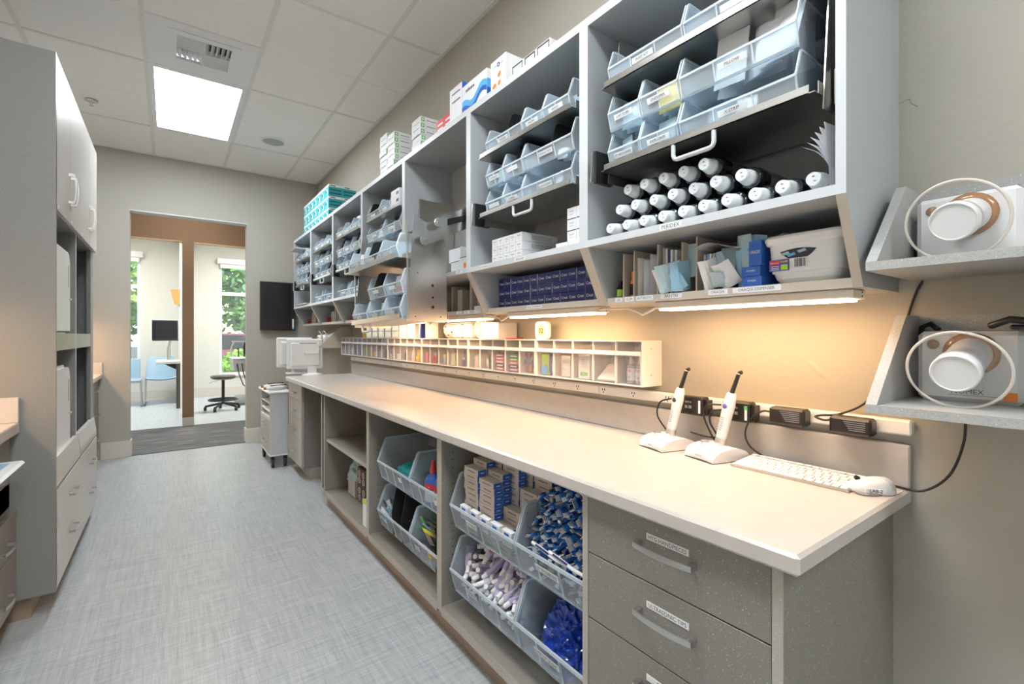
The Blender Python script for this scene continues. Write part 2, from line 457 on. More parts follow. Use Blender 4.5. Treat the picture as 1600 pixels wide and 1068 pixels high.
def tile(x0, x1, y0, y1):
    ym = (y0+y1)/2; mb = MB().mat('tile'); z0 = ZC+.004
    if y1-y0 > .9:
        mb.box(x0, x1, y0, ym-.002, z0, z0+.018, b=.003); mb.box(x0, x1, ym-.002, ym+.002, z0+.004, z0+.018); mb.box(x0, x1, ym+.002, y1, z0, z0+.018, b=.003)
    else: mb.box(x0, x1, y0, y1, z0, z0+.018, b=.003)
    mb.build('ceiling_tile', cl, world=True)
for i in range(5):
    for j in range(8):
        x0, x1, y0, y1 = GX[i]+.006, GX[i+1]-.006, GY[j]+.005, GY[j+1]-.005
        if (i, j) in LIGHTS: continue
        if (i, j) == (2, 5): tile(x0, x1, y0, 3.395); continue
        tile(x0, x1, y0, y1)
for k, (i, j) in enumerate(LIGHTS):
    x0, x1, y0, y1 = GX[i]+.012, GX[i+1]-.012, GY[j]+.010, GY[j+1]-.010
    t = thing('ceiling_light', ['flat white led panel glowing in the ceiling beyond the air vent', 'flat led ceiling panel above the middle of the aisle', 'flat led ceiling panel near the back of the room'][k], 'ceiling light', ((x0+x1)/2, (y0+y1)/2, ZC), 'recessed ceiling panels')
    f = .030
    mb = MB().mat('white_metal').box(x0, x1, y0, y0+f, ZC, ZC+.02).box(x0, x1, y1-f, y1, ZC, ZC+.02).box(x0, x0+f, y0+f, y1-f, ZC, ZC+.02).box(x1-f, x1, y0+f, y1-f, ZC, ZC+.02)
    mb.build('frame', t, world=True)
    wbox('diffuser', (x0+f, x1-f, y0+f, y1-f, ZC+.006, ZC+.012), 'panel_light', t)
# air vent in its lay-in panel
x0, x1, y0, y1 = -.119, .470, 3.41, 4.0
vt = thing('air_vent', 'square white air vent with slats in four directions, set in the ceiling', 'air vent', ((x0+x1)/2, (y0+y1)/2, ZC))
vx0, vx1, vy0, vy1 = .035, .325, 3.525, 3.825
mb = MB().mat('white_metal').box(x0, vx0, y0, y1, ZC, ZC+.01).box(vx1, x1, y0, y1, ZC, ZC+.01).box(vx0, vx1, y0, vy0, ZC, ZC+.01).box(vx0, vx1, vy1, y1, ZC, ZC+.01)
mb.build('panel', vt, world=True)
mb = MB().mat('white_metal')
for a in ((vx0-.05, vx0, vy0-.05, vy1+.05), (vx1, vx1+.05, vy0-.05, vy1+.05), (vx0, vx1, vy0-.05, vy0), (vx0, vx1, vy1, vy1+.05)): mb.box(*a, ZC-.006, ZC-.001)
xm, ym = (vx0+vx1)/2, (vy0+vy1)/2
mb.box(xm-.004, xm+.004, vy0, vy1, ZC-.006, ZC+.02).box(vx0, vx1, ym-.004, ym+.004, ZC-.006, ZC+.02)
mb.build('frame', vt, world=True)
wbox('duct', (vx0-.01, vx1+.01, vy0-.01, vy1+.01, ZC+.036, ZC+.04), 'black', vt)
for q, (ax, ay, dirn) in enumerate(((0, 0, 'x'), (1, 0, 'y'), (1, 1, 'x'), (0, 1, 'y'))):
    qx0 = vx0 if ax == 0 else xm+.004; qx1 = xm-.004 if ax == 0 else vx1
    qy0 = vy0 if ay == 0 else ym+.004; qy1 = ym-.004 if ay == 0 else vy1
    for k in range(5):
        tt = (k+.5)/5; mb = MB().mat('white_metal')
        sg = 1 if q == 1 else -1
        if dirn == 'x':
            c = qy0+(qy1-qy0)*tt; mb.prism([(c-.012*sg, ZC-.004), (c-.010*sg, ZC-.004), (c+.013*sg, ZC+.03), (c+.011*sg, ZC+.03)], 'x', qx0, qx1)
        else:
            c = qx0+(qx1-qx0)*tt; mb.prism([(c-.012*sg, ZC-.004), (c-.010*sg, ZC-.004), (c+.013*sg, ZC+.03), (c+.011*sg, ZC+.03)], 'y', qy0, qy1)
        mb.build('slat', vt, world=True)
# ceiling speaker and sprinkler
t = thing('ceiling_speaker', 'round grey ceiling speaker with a pale rim', 'speaker', (.794, 4.95, ZC))
MB().mat('white_metal').ring((0, 0, -.003), (0, 0, 1), .098, .008).build('rim', t)
MB().mat('ink_grey').mats.__class__
mat('speaker_mesh', (.42, .44, .43), .7, bump=1.0, bscale=400)
MB().mat('speaker_mesh').lathe([(.0, -.006), (.09, -.004), (.096, -.001)], 32).build('grille', t)
t = thing('sprinkler', 'small chrome fire sprinkler head in the ceiling', 'sprinkler', (-.497, 4.923, ZC))
MB().mat('satin').lathe([(.04, 0), (.042, -.005), (.03, -.011), (.012, -.013)], 24).build('escutcheon', t)
MB().mat('chrome').cyl((0, 0, -.012), (0, 0, -.035), .008).cyl((0, 0, -.036), (0, 0, -.039), .018).tube([(.008, 0, -.012), (.012, 0, -.026), (0, 0, -.036)], .0025, 6).tube([(-.008, 0, -.012), (-.012, 0, -.026), (0, 0, -.036)], .0025, 6).build('head', t)

# ------------------------------------------------------------------ corridor and the two rooms beyond the doorway
mb = MB().mat('brown')
CX0, CX1 = .135, .262
mb.box(-3.2, -.95, HY, HY+.12, 0, ZC+.1).box(CX0, CX1, HY, HY+.12, 0, ZC+.1).box(1.45, 3.4, HY, HY+.12, 0, ZC+.1).box(-.95, CX0, HY, HY+.12, 2.46, ZC+.1).box(CX1, 1.45, HY, HY+.12, 2.46, ZC+.1)
mb.build('wall_corridor', kind='structure')
wbox('trim_2', (-.95, CX0, HY-.003, HY+.123, 2.455, 2.463), 'beech', kind='structure')
wbox('trim_3', (CX1, 1.45, HY-.003, HY+.123, 2.455, 2.463), 'beech', kind='structure')
wbox('baseboard_corridor', (CX0-.002, CX1+.002, HY-.012, HY, 0, .11), 'base_board', kind='structure', b=.002)
wall('ceiling_corridor', 'white_soft', -3.2, 3.4, F+.13, RY+.2, ZC, ZC+.16)
wall('wall_divider', 'cream', CX0+.005, CX1-.005, HY+.12, RY, 0, ZC)
wall('wall_rooms_left', 'cream', -3.35, -3.2, F+.13, RY+.2, 0, ZC+.1)
wall('wall_rooms_right', 'cream', 3.4, 3.55, F+.13, RY+.2, 0, ZC+.1)
wall('wall_corridor_end', 'wall', -3.35, XL-.15, F, F+.13, 0, ZC+.1)
wall('wall_corridor_end_right', 'wall', W+.15, 3.55, F, F+.13, 0, ZC+.1)
WINS = [(-2.05, -.445), (.806, 2.30)]; WZ0, WZ1 = .41, 2.68
mb = MB().mat('cream'); prev = -3.2
for a, b in WINS:
    mb.box(prev, a, RY, RY+.18, 0, ZC+.1); mb.box(a, b, RY, RY+.18, 0, WZ0); mb.box(a, b, RY, RY+.18, WZ1, ZC+.1); prev = b
mb.box(prev, 3.4, RY, RY+.18, 0, ZC+.1); mb.build('wall_windows', kind='structure')
wbox('baseboard_rooms', (-3.2, CX0+.005, RY-.012, RY, 0, .17), 'base_board', kind='structure', b=.002)
wbox('baseboard_rooms_right', (CX1-.005, 3.4, RY-.012, RY, 0, .17), 'base_board', kind='structure', b=.002)
for k, (a, b) in enumerate(WINS):
    w = MB().mat('white_metal'); f = .045; zz = [2.117, 2.052][k]
    w.box(a, a+f, RY+.05, RY+.11, WZ0, WZ1).box(b-f, b, RY+.05, RY+.11, WZ0, WZ1).box(a+f, b-f, RY+.05, RY+.11, WZ0, WZ0+f).box(a+f, b-f, RY+.05, RY+.11, WZ1-f, WZ1).box(a+f, b-f, RY+.05, RY+.11, zz-.035, zz+.035)
    o = w.build('window_%d' % (k+1), kind='structure')
    wbox('pane', (a+f, b-f, RY+.078, RY+.084, WZ0+f, zz-.035), 'pane', o); wbox('pane', (a+f, b-f, RY+.078, RY+.084, zz+.035, WZ1-f), 'pane', o)
    wbox('sill', (a-.03, b+.03, RY-.04, RY+.06, WZ0-.02, WZ0+.012), 'white', o)
    bl = thing('roller_blind', ['white roller blind cassette above the left room window', 'white roller blind cassette above the right room window'][k], 'window blind', ((a+b)/2, RY-.06, 2.63))
    wbox('cassette', (a-.045, b+.045, RY-.09, RY-.001, 2.64, 2.75), 'white', bl, b=.008)
    wbox('fabric', (a+.01, b-.01, RY-.05, RY-.045, 2.56, 2.645), 'white_soft', bl)
for k, (x, y) in enumerate(((-1.4, 9.4), (1.7, 9.4), (.2, 6.85), (-2.2, 6.85))):  # treatment room panels are added as fill light, out of view
    t = thing('ceiling_light', ['unseen fill light panel added in the left treatment room', 'unseen fill light panel added in the right treatment room', 'led ceiling panel over the carpeted corridor', 'led ceiling panel at the left end of the corridor'][k], 'ceiling light', (x, y, ZC))
    wd = .6 if k < 2 else .3
    MB().mat('white_metal').box(-wd-.03, wd+.03, -.33, .33, -.012, -.001).build('frame', t)
    MB().mat('room_fill_light' if k < 2 else 'corridor_light').box(-wd, wd, -.3, .3, -.016, -.0125).build('diffuser', t)

# ------------------------------------------------------------------ outside the windows
wbox('ground', (-14, 16, RY+.2, 30, -.25, -.05), 'lawn', kind='structure')
wbox('path', (-14, 16, RY+1.2, RY+2.6, -.05, -.03), 'paving', kind='structure')
fe = thing('fence', 'low grey boundary fence across the lawn outside', 'fence', (0, 19.4, -.05))
for k in range(30): wbox('board', (-8+k*.62, -8+k*.62+.58, 19.38, 19.43, -.05, .85), 'fence', fe)
wbox('rail', (-8, 10.6, 19.43, 19.47, .6, .7), 'fence', fe)
def shrub(name, label, x, y, h, rx, n, mats, trunk, seed, size):
    rnd = random.Random(seed); t = thing(name, label, 'tree' if trunk else 'shrub', (x, y, -.05))
    if trunk: MB().mat('bark').cyl((0, 0, 0), (.05, 0, h*.55), .09, .04, 10).build('trunk', t)
    mb = MB()
    for i in range(n):
        while True:
            p = Vector((rnd.uniform(-1, 1), rnd.uniform(-1, 1), rnd.uniform(-1, 1)))
            if .45 < p.length < 1: break
        lump = 1+.22*math.sin(p.x*5+seed)*math.cos(p.z*6+seed)
        z0 = h*(.13 if trunk else .05)
        c = Vector((p.x*rx*lump, p.y*rx*lump, z0+(h-z0)*(p.z*lump*.5+.5)))
        q = Euler((rnd.uniform(0, 6), rnd.uniform(0, 6), rnd.uniform(0, 6))).to_matrix(); s = size*rnd.uniform(.6, 1.3)
        mb.mat(mats[rnd.randrange(len(mats))])
        mb.add([c+q@Vector(v)*s for v in ((0, -.5, 0), (.26, 0, .06), (0, .6, 0), (-.26, 0, .06))], [(0, 1, 2, 3)])
    mb.build('foliage', t, kind='stuff')
shrub('leafy_shrub', 'bright lime shrub low outside the left window', -.9, 13.3, .72, .75, 1500, ['leaf_b', 'lime'], False, 3, .14)
shrub('leafy_shrub', 'bright yellow green shrub low outside the right window', 1.35, 13.3, .85, .8, 1500, ['leaf_b', 'lime'], False, 4, .14)
shrub('garden_tree', 'green tree filling the upper left window', -.95, 16.6, 6.4, 1.7, 5600, ['leaf_a', 'leaf_c', 'leaf_b'], True, 5, .26)
shrub('garden_tree', 'green tree spreading outside the right window', 2.75, 17.6, 6.4, 1.75, 5200, ['leaf_c', 'leaf_a'], True, 6, .26)
shrub('garden_tree', 'taller tree behind the boundary fence, seen through the right window', 1.1, 21.8, 7.4, 2.3, 5200, ['leaf_a', 'leaf_b'], True, 7, .26)
cr = thing('parked_car', 'dark red car parked beyond the lawn outside the right window', 'car', (1.9, 14.9, -.05))
MB().mat('car_red').prism([(-1.9, .3), (1.9, .3), (1.9, .75), (1.2, .85), (.7, 1.3), (-.9, 1.32), (-1.5, .9), (-1.9, .8)], 'y', -.8, .8).build('body', cr)
MB().mat('glass_dark').prism([(-1.3, .92), (1.0, .9), (.62, 1.25), (-.85, 1.27)], 'y', -.82, .82).build('window', cr)
for x in (-1.2, 1.2):
    for y in (-.72, .72): MB().mat('rubber').cyl((x, y-.1, .3), (x, y+.1, .3), .3, n=20).build('wheel', cr)

# a patched crack and a plaster blister on the right wall
MB().mat('ink_grey').tube([(W-.0004, .3945, 1.769), (W-.0004, .386, 1.778), (W-.0004, .361, 1.782), (W-.0004, .357, 1.769), (W-.0004, .345, 1.757)], .0007, 5).build('wall_crack', bpy.data.objects['wall_right'])
MB().mat('wall').lathe([(.022, 0), (.016, .0012), (0, .0015)], 14, (W, .565, 1.11), (-1, 0, 0), 1.6, .5).build('plaster_blister', bpy.data.objects['wall_right'])
# ------------------------------------------------------------------ wall cabinets on the right
CY = [.392-.01, 1.145, 1.903, 2.660, 3.418, 4.172, 4.950, 5.735]     # joints between the seven units
XU, XT = 1.13, 1.226          # front of the tall part; front of the sloped base part
Z0, Z1, Z2, ZT = 1.312, 1.334, 1.500, 2.267
NAME = ['nearest wall cabinet', 'second wall cabinet', 'third wall cabinet', 'fourth wall cabinet', 'fifth wall cabinet', 'sixth wall cabinet', 'farthest wall cabinet']
T = .0195
CAB = []
def side_panel(c, y0, y1):
    MB().mat('cab').prism([(XU, Z2), (XT, Z0), (W, Z0), (W, ZT), (XU, ZT)], 'y', y0, y1).build('side_panel', c, world=True)
    MB().mat('cab_edge').box(XU-.0012, XU, y0, y1, Z2, ZT).build('edge_strip', c, world=True)
    MB().mat('divider').prism([(XU, Z2), (XT, Z0), (XT-.0012, Z0), (XU-.0012, Z2)], 'y', y0, y1).build('edge_strip', c, world=True)
for i in range(7):
    a, b = CY[i], CY[i+1]
    c = thing('wall_cabinet', ['open grey wall cabinet nearest the camera, holding dark rinse bottles', 'second open wall cabinet, with blue cartons in its sloped base', 'third wall cabinet, emptied by its lowered steel pull-down shelf', 'fourth open wall cabinet, just behind the lowered steel shelf', 'fifth open wall cabinet, below the nearest teal glove boxes', 'sixth open wall cabinet, second from the far end', 'farthest open wall cabinet, beside the black wall screen'][i], 'cabinet', (1.3, (a+b)/2, Z0), 'row of open wall cabinets')
    CAB.append(c)
    side_panel(c, a, a+T); side_panel(c, b-T, b)
    for nm, z0, z1, x0 in (('top_panel', ZT-.028, ZT, XU), ('shelf', Z2, Z2+.022, XU)):
        wbox(nm, (x0, W, a+T, b-T, z0, z1), 'cab', c); wbox('edge_strip', (x0-.0012, x0, a+T, b-T, z0, z1), 'cab_edge', c)
    wbox('bottom_panel', (XT, W, a+T, b-T, Z0, Z1), 'divider', c)
    wbox('back_panel', (W-.012, W, a+T, b-T, Z1, Z2), 'cab_dark', c); wbox('back_panel', (W-.012, W, a+T, b-T, Z2+.022, ZT-.028), 'cab_dark', c)
    # slotted rail along the back of the sloped base
    lv = MB().mat('louver').box(W-.022, W-.012, a+T, b-T, Z1+.09, Z2-.012)
    n = 26
    for k in range(n):
        y = a+T+.012+(b-a-2*T-.024)*k/(n-1)
        lv.mat('carton_grey').box(W-.026, W-.022, y-.005, y+.005, Z2-.045, Z2-.030).box(W-.026, W-.022, y-.005, y+.005, Z2-.072, Z2-.058)
    if i < 4: lv.build('slotted_rail', c, world=True)
def bow_handle(name, parent, c, L, axis, out, stand=.028, r=.0055, world=True):
    """curved flat pull with two feet; axis along its length, out away from the door"""
    c = Vector(c); ax = Vector(axis); ou = Vector(out); up = ax.cross(ou); n = 12; mb = MB().mat('satin'); vs = []
    for i in range(n+1):
        t = i/n*2-1; h = stand*(1-.32*t*t)
        p = c+ax*(t*L/2)+ou*h
        for du, dv in ((-.006, -.002), (.006, -.002), (.006, .002), (-.006, .002)): vs.append(p+up*du+ou*dv)
    fs = [(0, 1, 2, 3), (n*4+3, n*4+2, n*4+1, n*4)]
    for i in range(n):
        for k in range(4): fs.append((i*4+k, (i+1)*4+k, (i+1)*4+(k+1) % 4, i*4+(k+1) % 4))
    mb.add(vs, fs)
    for sgn in (-1, 1):
        q = c+ax*(sgn*(L/2-.006)); e = Vector([abs(v) for v in up])*.006+Vector([abs(v) for v in ax])*.006
        p0 = q-e; p1 = q+e+ou*(stand*.68)
        p1 = Vector([p1[k] for k in range(3)]); 
        mb.box(*[v for k in range(3) for v in (min(p0[k], p1[k]), max(p0[k], p1[k]))])
    return mb.build(name, parent, world=True)
def pull_handle(parent, y0, y1, x, z, drop=.042, world=True):
    r = .006; mb = MB().mat('cab_edge'); pts = []
    d = .012
    pts = [(x, y0, z), (x, y0, z-drop+d), (x, y0+d*.3, z-drop+d*.3), (x, y0+d, z-drop), (x, y1-d, z-drop), (x, y1-d*.3, z-drop+d*.3), (x, y1, z-drop+d), (x, y1, z)]
    mb.tube(pts, r, 10); return mb.build('handle', parent, world=world)
# pull-down steel shelves: two trays between side plates
def pulldown(c, a, b, world=True, label=None):
    """a: right (near) end, b: left (far) end"""
    mb = MB().mat('steel')
    for z in (1.729, 1.992):
        x0, x1 = 1.12, 1.40
        mb.box(x0, x1, a, b, z, z+.0025); mb.box(x0, x0+.0025, a+.012, b-.012, z, z+.020); mb.box(x1-.0025, x1, a, b, z, z+.03)
        mb.box(x0+.02, x1-.02, a, a+.002, z, z+.03); mb.box(x0+.02, x1-.02, b-.002, b, z, z+.03)
    sh = mb.build('pull_down_shelf', c, world=world)
    for y in (a-.004, b+.001):
        MB().mat('steel').prism([(1.155, 1.70), (1.44, 1.70), (1.44, 2.19), (1.21, 2.19)], 'y', y, y+.003).build('side_plate', sh, world=world)
    for y in (a-.015, b+.008):
        m = MB().mat('steel').box(1.20, 1.222, y, y+.007, 1.72, 1.80)
        m.mat('black').box(1.225, 1.30, y, y+.007, 1.705, 1.79); m.build('hinge_block', sh, world=world)
    m2 = MB().mat('brushed').prism([(1.098, 1.70), (1.112, 1.70), (1.118, 1.80), (1.104, 1.80)], 'y', b+.022, b+.028).mat('black').box(1.112, 1.19, b+.014, b+.030, 1.70, 1.80)
    m2.build('catch_plate', sh, world=world)
    pull_handle(sh, (a+b)/2-.085+.01, (a+b)/2+.045, 1.125, 1.73, world=world)
    return sh
BAYTRAY = {0: (.437, 1.056), 1: (1.192, 1.80), 3: (2.70, 3.305), 4: (3.455, 4.065), 5: (4.215, 4.82), 6: (4.99, 5.61)}
for i, (a, b) in BAYTRAY.items(): pulldown(CAB[i], a, b)

# lowered pull-down shelf of the third cabinet: its own frame, racked a little forward at the far end
PR_LOC = Vector((.822, 1.966, 1.2805)); PR_ROT = Euler((R(-2.0), 0, R(3.2)))
PM = Matrix.Translation(PR_LOC) @ PR_ROT.to_matrix().to_4x4()
c = CAB[2]
PMl = Matrix.Translation(-Vector(WL[c])) @ PM
mb = MB().mat('steel'); mb.X = PMl
for z, x0 in ((0, 0), (.272, -.012)):
    x1 = x0+.25
    mb.box(x0, x1, .01, .60, z, z+.0025); mb.box(x0, x0+.0025, .02, .59, z, z+.024); mb.box(x1-.0025, x1, .01, .60, z, z+.03)
    mb.prism([(x0+.03, z), (x1-.02, z), (x1-.02, z+.026), (x0+.05, z+.026), (x0+.03, z+.016)], 'y', .005, .008)
    mb.prism([(x0+.03, z), (x1-.02, z), (x1-.02, z+.026), (x0+.05, z+.026), (x0+.03, z+.016)], 'y', .602, .605)
sh = mb.build('pull_down_shelf', c)
for y in (-.003, .607):
    mb = MB().mat('steel'); mb.X = PMl
    mb.prism([(.025, -.012), (.235, -.012), (.235, .37), (.165, .455), (.135, .445), (.09, .465), (.072, .475)], 'y', y, y+.003); mb.box(.03, .034, y-.012 if y < .3 else y, y if y < .3 else y+.012, .0, .44)
    for px_, pz_, r_ in ((.16, .055, .007), (.16, .10, .005), (.16, .155, .007), (.07, .01, .003), (.20, .01, .003), (.20, .30, .004), (.20, .26, .004), (.085, .21, .003), (.085, .33, .004), (.085, .29, .004)):
        mb.mat('black' if r_ > .0045 or r_ < .0035 else 'satin').cyl((px_, y-.0005, pz_), (px_, y-.0015, pz_), r_, n=12)
    mb.build('side_plate', sh)
mb = MB().mat('cab_edge'); mb.X = PMl
mb.tube([(.012, .36, 0), (.008, .36, -.03), (.008, .365, -.04), (.008, .375, -.042), (.008, .445, -.042), (.008, .455, -.04), (.008, .46, -.03), (.012, .46, 0)], .006, 10); mb.build('handle', sh)
def arm(p0, p1, w, y0, y1):
    p0 = Vector(p0); p1 = Vector(p1); d = (p1-p0).normalized(); n = Vector((-d.y, d.x))*w/2
    poly = []
    for k in range(7):
        a = math.pi/2+math.pi*k/6; q = p0+d*math.cos(a)*w/2+Vector((-d.y, d.x))*math.sin(a)*w/2; poly.append((q.x, q.y))
    for k in range(7):
        a = -math.pi/2+math.pi*k/6; q = p1+d*math.cos(a)*w/2+Vector((-d.y, d.x))*math.sin(a)*w/2; poly.append((q.x, q.y))
    return MB().mat('steel').prism(poly, 'y', y0, y1)
for y in (1.945, 2.60):
    m = arm((.93, 1.635), (1.33, 1.83), .046, y, y+.006); m.mat('chrome').cyl((.93, y-.003, 1.635), (.93, y, 1.635), .008, n=14); m.build('arm', sh, world=True)
    m = arm((1.0, 1.722), (1.36, 1.895), .046, y-.002, y+.004); m.mat('satin').cyl((1.0, y-.005, 1.722), (1.0, y-.002, 1.722), .013, n=14)
    m.mat('black').prism([(1.04, 1.715), (1.32, 1.815), (1.32, 1.835), (1.04, 1.745)], 'y', y-.006, y-.002); m.build('arm', sh, world=True)
    MB().mat('steel').box(1.21, 1.44, y-.010 if y < 2 else y+.006, y-.006 if y < 2 else y+.012, 1.60, 2.02).build('side_plate', sh, world=True)

# labels along the cabinet edges
def edge_label(c, t, y, z, w, h=.013, x=XU-.0014, m='label'): sticker(c, t, (x, y, z), w, h, '-x', m=m)
edge_label(CAB[0], 'PERIDEX', .803, 1.511, .072, .017)
for t, y, w in (('GEL', 1.075, .030), ('GUM', 1.03, .036), ('ANTIBIOTIC', .968, .066), ('ARESTIN', .87, .075), ('ORAQIX', .72, .058)): edge_label(CAB[0], t, y, 1.325, w, .014, XT-.0004)
edge_label(CAB[0], 'ORAQIX DISPENSER', .615, 1.325, .125, .014, XT-.0004)
edge_label(CAB[1], 'SEALANT', 1.50, 1.511, .075, .015); edge_label(CAB[1], 'BONDING', 1.76, 1.511, .06, .013); edge_label(CAB[1], 'BASIC TOOTHPASTE', 1.53, 1.325, .10, .014, XT-.0004)
for t, y in (('A1', 2.13), ('TRAY', 2.05), ('COTTON', 1.95)): edge_label(CAB[2], t, y+.03, 1.325, .055, .013, XT-.0004)
edge_label(CAB[2], 'KIT', 1.99, 1.511, .06, .014)

# strip lights below the first four cabinets
for i, (a, b) in enumerate(((.408, .945), (1.20, 1.755), (1.955, 2.50), (2.72, 3.26))):
    t = thing('strip_light', 'slim warm strip light screwed below the '+NAME[i], 'light fixture', (1.285, (a+b)/2, Z0), 'under-cabinet strip lights')
    x0, x1 = 1.245, 1.325
    wbox('housing', (x0, x1, a, b, 1.290, 1.3115), 'fixture', t, b=.003)
    wbox('tube', (x0+.006, x1-.012, a+.014, b-.014, 1.2845, 1.2898), 'strip_light', t)
    for z in (1.2965, 1.306): MB().mat('black').cyl((x0+.055, a-.001, z), (x0+.055, a, z), .002, n=8).build('screw', t, world=True)
    wbox('switch', (x0+.02, x0+.034, (a+b)/2-.012, (a+b)/2+.012, 1.281, 1.2845), 'white', t)
    if i < 3:
        yb = (1.20, 1.955, 2.72)[i]
        o = MB().mat('cord_white').tube([(x0+.02, b, 1.30), (x0+.008, b+.02, 1.285), (x0+.004, b+.05, 1.272), (x0+.012, b+.08, 1.285), (x0+.014, b+.12, 1.296), (x0+.014, yb-.03, 1.30), (x0+.02, yb, 1.30)], .0035, 8).build('lamp_cord')
        tag(o, ['white lamp cord looping between the two nearest strip lights', 'white lamp cord joining the second and third strip lights', 'white lamp cord joining the third and fourth strip lights'][i], 'cord')

# ------------------------------------------------------------------ base run on the right
XB = .879; CT = .835
def base_panel(c, y0, y1, z0=.10, z1=.796): 
    wbox('side_panel', (XB, W, y0, y1, z0, z1), 'laminate', c); wbox('edge_strip', (XB-.001, XB, y0, y1, z0, z1), 'laminate_edge', c)
def toe(c, y0, y1): wbox('toe_kick', (.918, 1.42, y0, y1, 0, .10), 'toe', c)
dz = [.105, .300, .478, .645, .790]
t = thing('drawer_cabinet', 'speckled grey drawer base at the near end of the long counter', 'cabinet', (1.17, .64, 0))
base_panel(t, .393, .4125); wbox('side_panel', (XB+.0205, W, .855, .8740, .10, .796), 'laminate', t); wbox('back_panel', (1.44, W, .4125, .855, .1, .796), 'laminate', t); wbox('bottom_panel', (XB+.0205, 1.44, .4125, .855, .1, .12), 'laminate', t); toe(t, .42, .8745)
names = [None, None, 'ULTRASONIC TIPS', 'HYG HANDPIECES']
for k in range(4):
    z0, z1 = dz[k]+.0015, dz[k+1]-.0015
    d = wbox('drawer', (XB-.001, XB+.019, .414, .873, z0, z1), 'laminate', t, b=.001)
    wbox('drawer_box', (XB+.02, 1.40, .43, .85, z0+.01, z1-.02), 'white', d)
    hz = (.728, .574, .408, .20)[3-k]
    bow_handle('handle', d, (XB-.001, .637, hz), .150, (0, 1, 0), (-1, 0, 0))
    lb = (None, 'SCALERS', 'ULTRASONIC TIPS', 'HYG HANDPIECES')[k]
    if lb: sticker(d, lb, (XB-.0012, .634, hz+.022), .108, .0145, '-x')
# open shelf units
UN = [(.8745, 1.7095), (1.7095, 2.560), (2.560, 3.54)]
BASE = []
for i, (a, b) in enumerate(UN):
    t = thing('base_cabinet', ['open base cabinet next to the drawers, packed with toothbrush bins', 'middle open base cabinet under the long counter', 'open base cabinet with one bare shelf, far end of the run'][i], 'cabinet', (1.17, (a+b)/2, 0), 'open base cabinets under the counter')
    BASE.append(t)
    base_panel(t, a, a+T); base_panel(t, b-T, b)
    if i == 2: base_panel(t, b-.095, b-.095+T)
    wbox('bottom_panel', (XB, 1.44, a+T, b-T, .088, .122), 'laminate', t); wbox('edge_strip', (XB-.001, XB, a+T, b-T, .088, .122), 'laminate_edge', t)
    wbox('back_panel', (1.44, W, a+T, b-T, .122, .796), 'laminate', t); toe(t, a, b)
    # rows of shelf-pin holes
    mb = MB().mat('ink')
    for xx in (XB+.05, 1.38):
        for k in range(18):
            z = .19+k*.032
            mb.cyl((xx, b-T-.0004, z), (xx, b-T-.0002, z), .0028, n=8)
    mb.build('pin_hole', t, world=True, kind='stuff')
    if i < 2: # slotted rail that carries the bins
        for z in (.30, .56): wbox('hanging_rail', (1.235, 1.44, a+T, b-T, z, z+.05), 'laminate', t)
    else:
        s = wbox('shelf', (XB+.012, 1.44, a+T, b-.095, .462, .484), 'laminate', t); wbox('edge_strip', (XB+.011, XB+.012, a+T, b-.095, .462, .484), 'laminate_edge', s)
# far drawer unit beyond the knee space
t = thing('drawer_cabinet', 'narrow four drawer base at the far end of the counter', 'cabinet', (1.17, 4.42, 0))
wbox('carcass', (XB+.02, W, 4.17, 4.675, .10, .796), 'laminate', t)
for k, (z0, z1) in enumerate(((.105, .325), (.325, .497), (.497, .655), (.655, .79))):
    d = wbox('drawer', (XB, XB+.0195, 4.172, 4.674, z0+.002, z1-.002), 'laminate_edge', t, b=.001)
    bow_handle('handle', d, (XB, 4.42, (.215, .405, .565, .715)[k]), .13, (0, 1, 0), (-1, 0, 0))
wbox('toe_kick', (.955, 1.42, 4.19, 4.67, 0, .10), 'laminate_edge', t)
wbox('trim_4', (W-.02, W, 3.54, 4.17, .0, .796), 'laminate', kind='structure')
# countertop with its backsplash
ct = thing('countertop', 'long pale beige countertop along the right wall', 'countertop', (1.156, 2.52, .797))
wbox('slab', (.851, W-.002, .356, 4.683, .797, CT), 'counter', ct, b=.006)
wbox('backsplash', (1.441, W-.001, .356, 4.67, CT+.0003, .940), 'splash', ct, b=.003)

# power strip along the wall
ps = thing('power_strip', 'long white multi outlet strip fixed above the backsplash', 'power strip', (1.445, 2.5, .985))
for a, b in ((.35, 1.36), (1.362, 2.37), (2.372, 3.4), (3.402, 4.65)): wbox('channel', (1.43, W, a, b, .964, 1.0), 'outlet_strip', ps, b=.004)
y = 1.03
while y < 4.55:
    o = wbox('outlet', (1.4285, 1.43, y-.016, y+.016, .968, .996), 'white', ps, b=.0005)
    for dy, z in ((-.006, .986), (.006, .986), (0, .975)): wbox('slot', (1.4280, 1.4286, y+dy-.0018, y+dy+.0018, z-.004, z+.004), 'black', o)
    y += .152
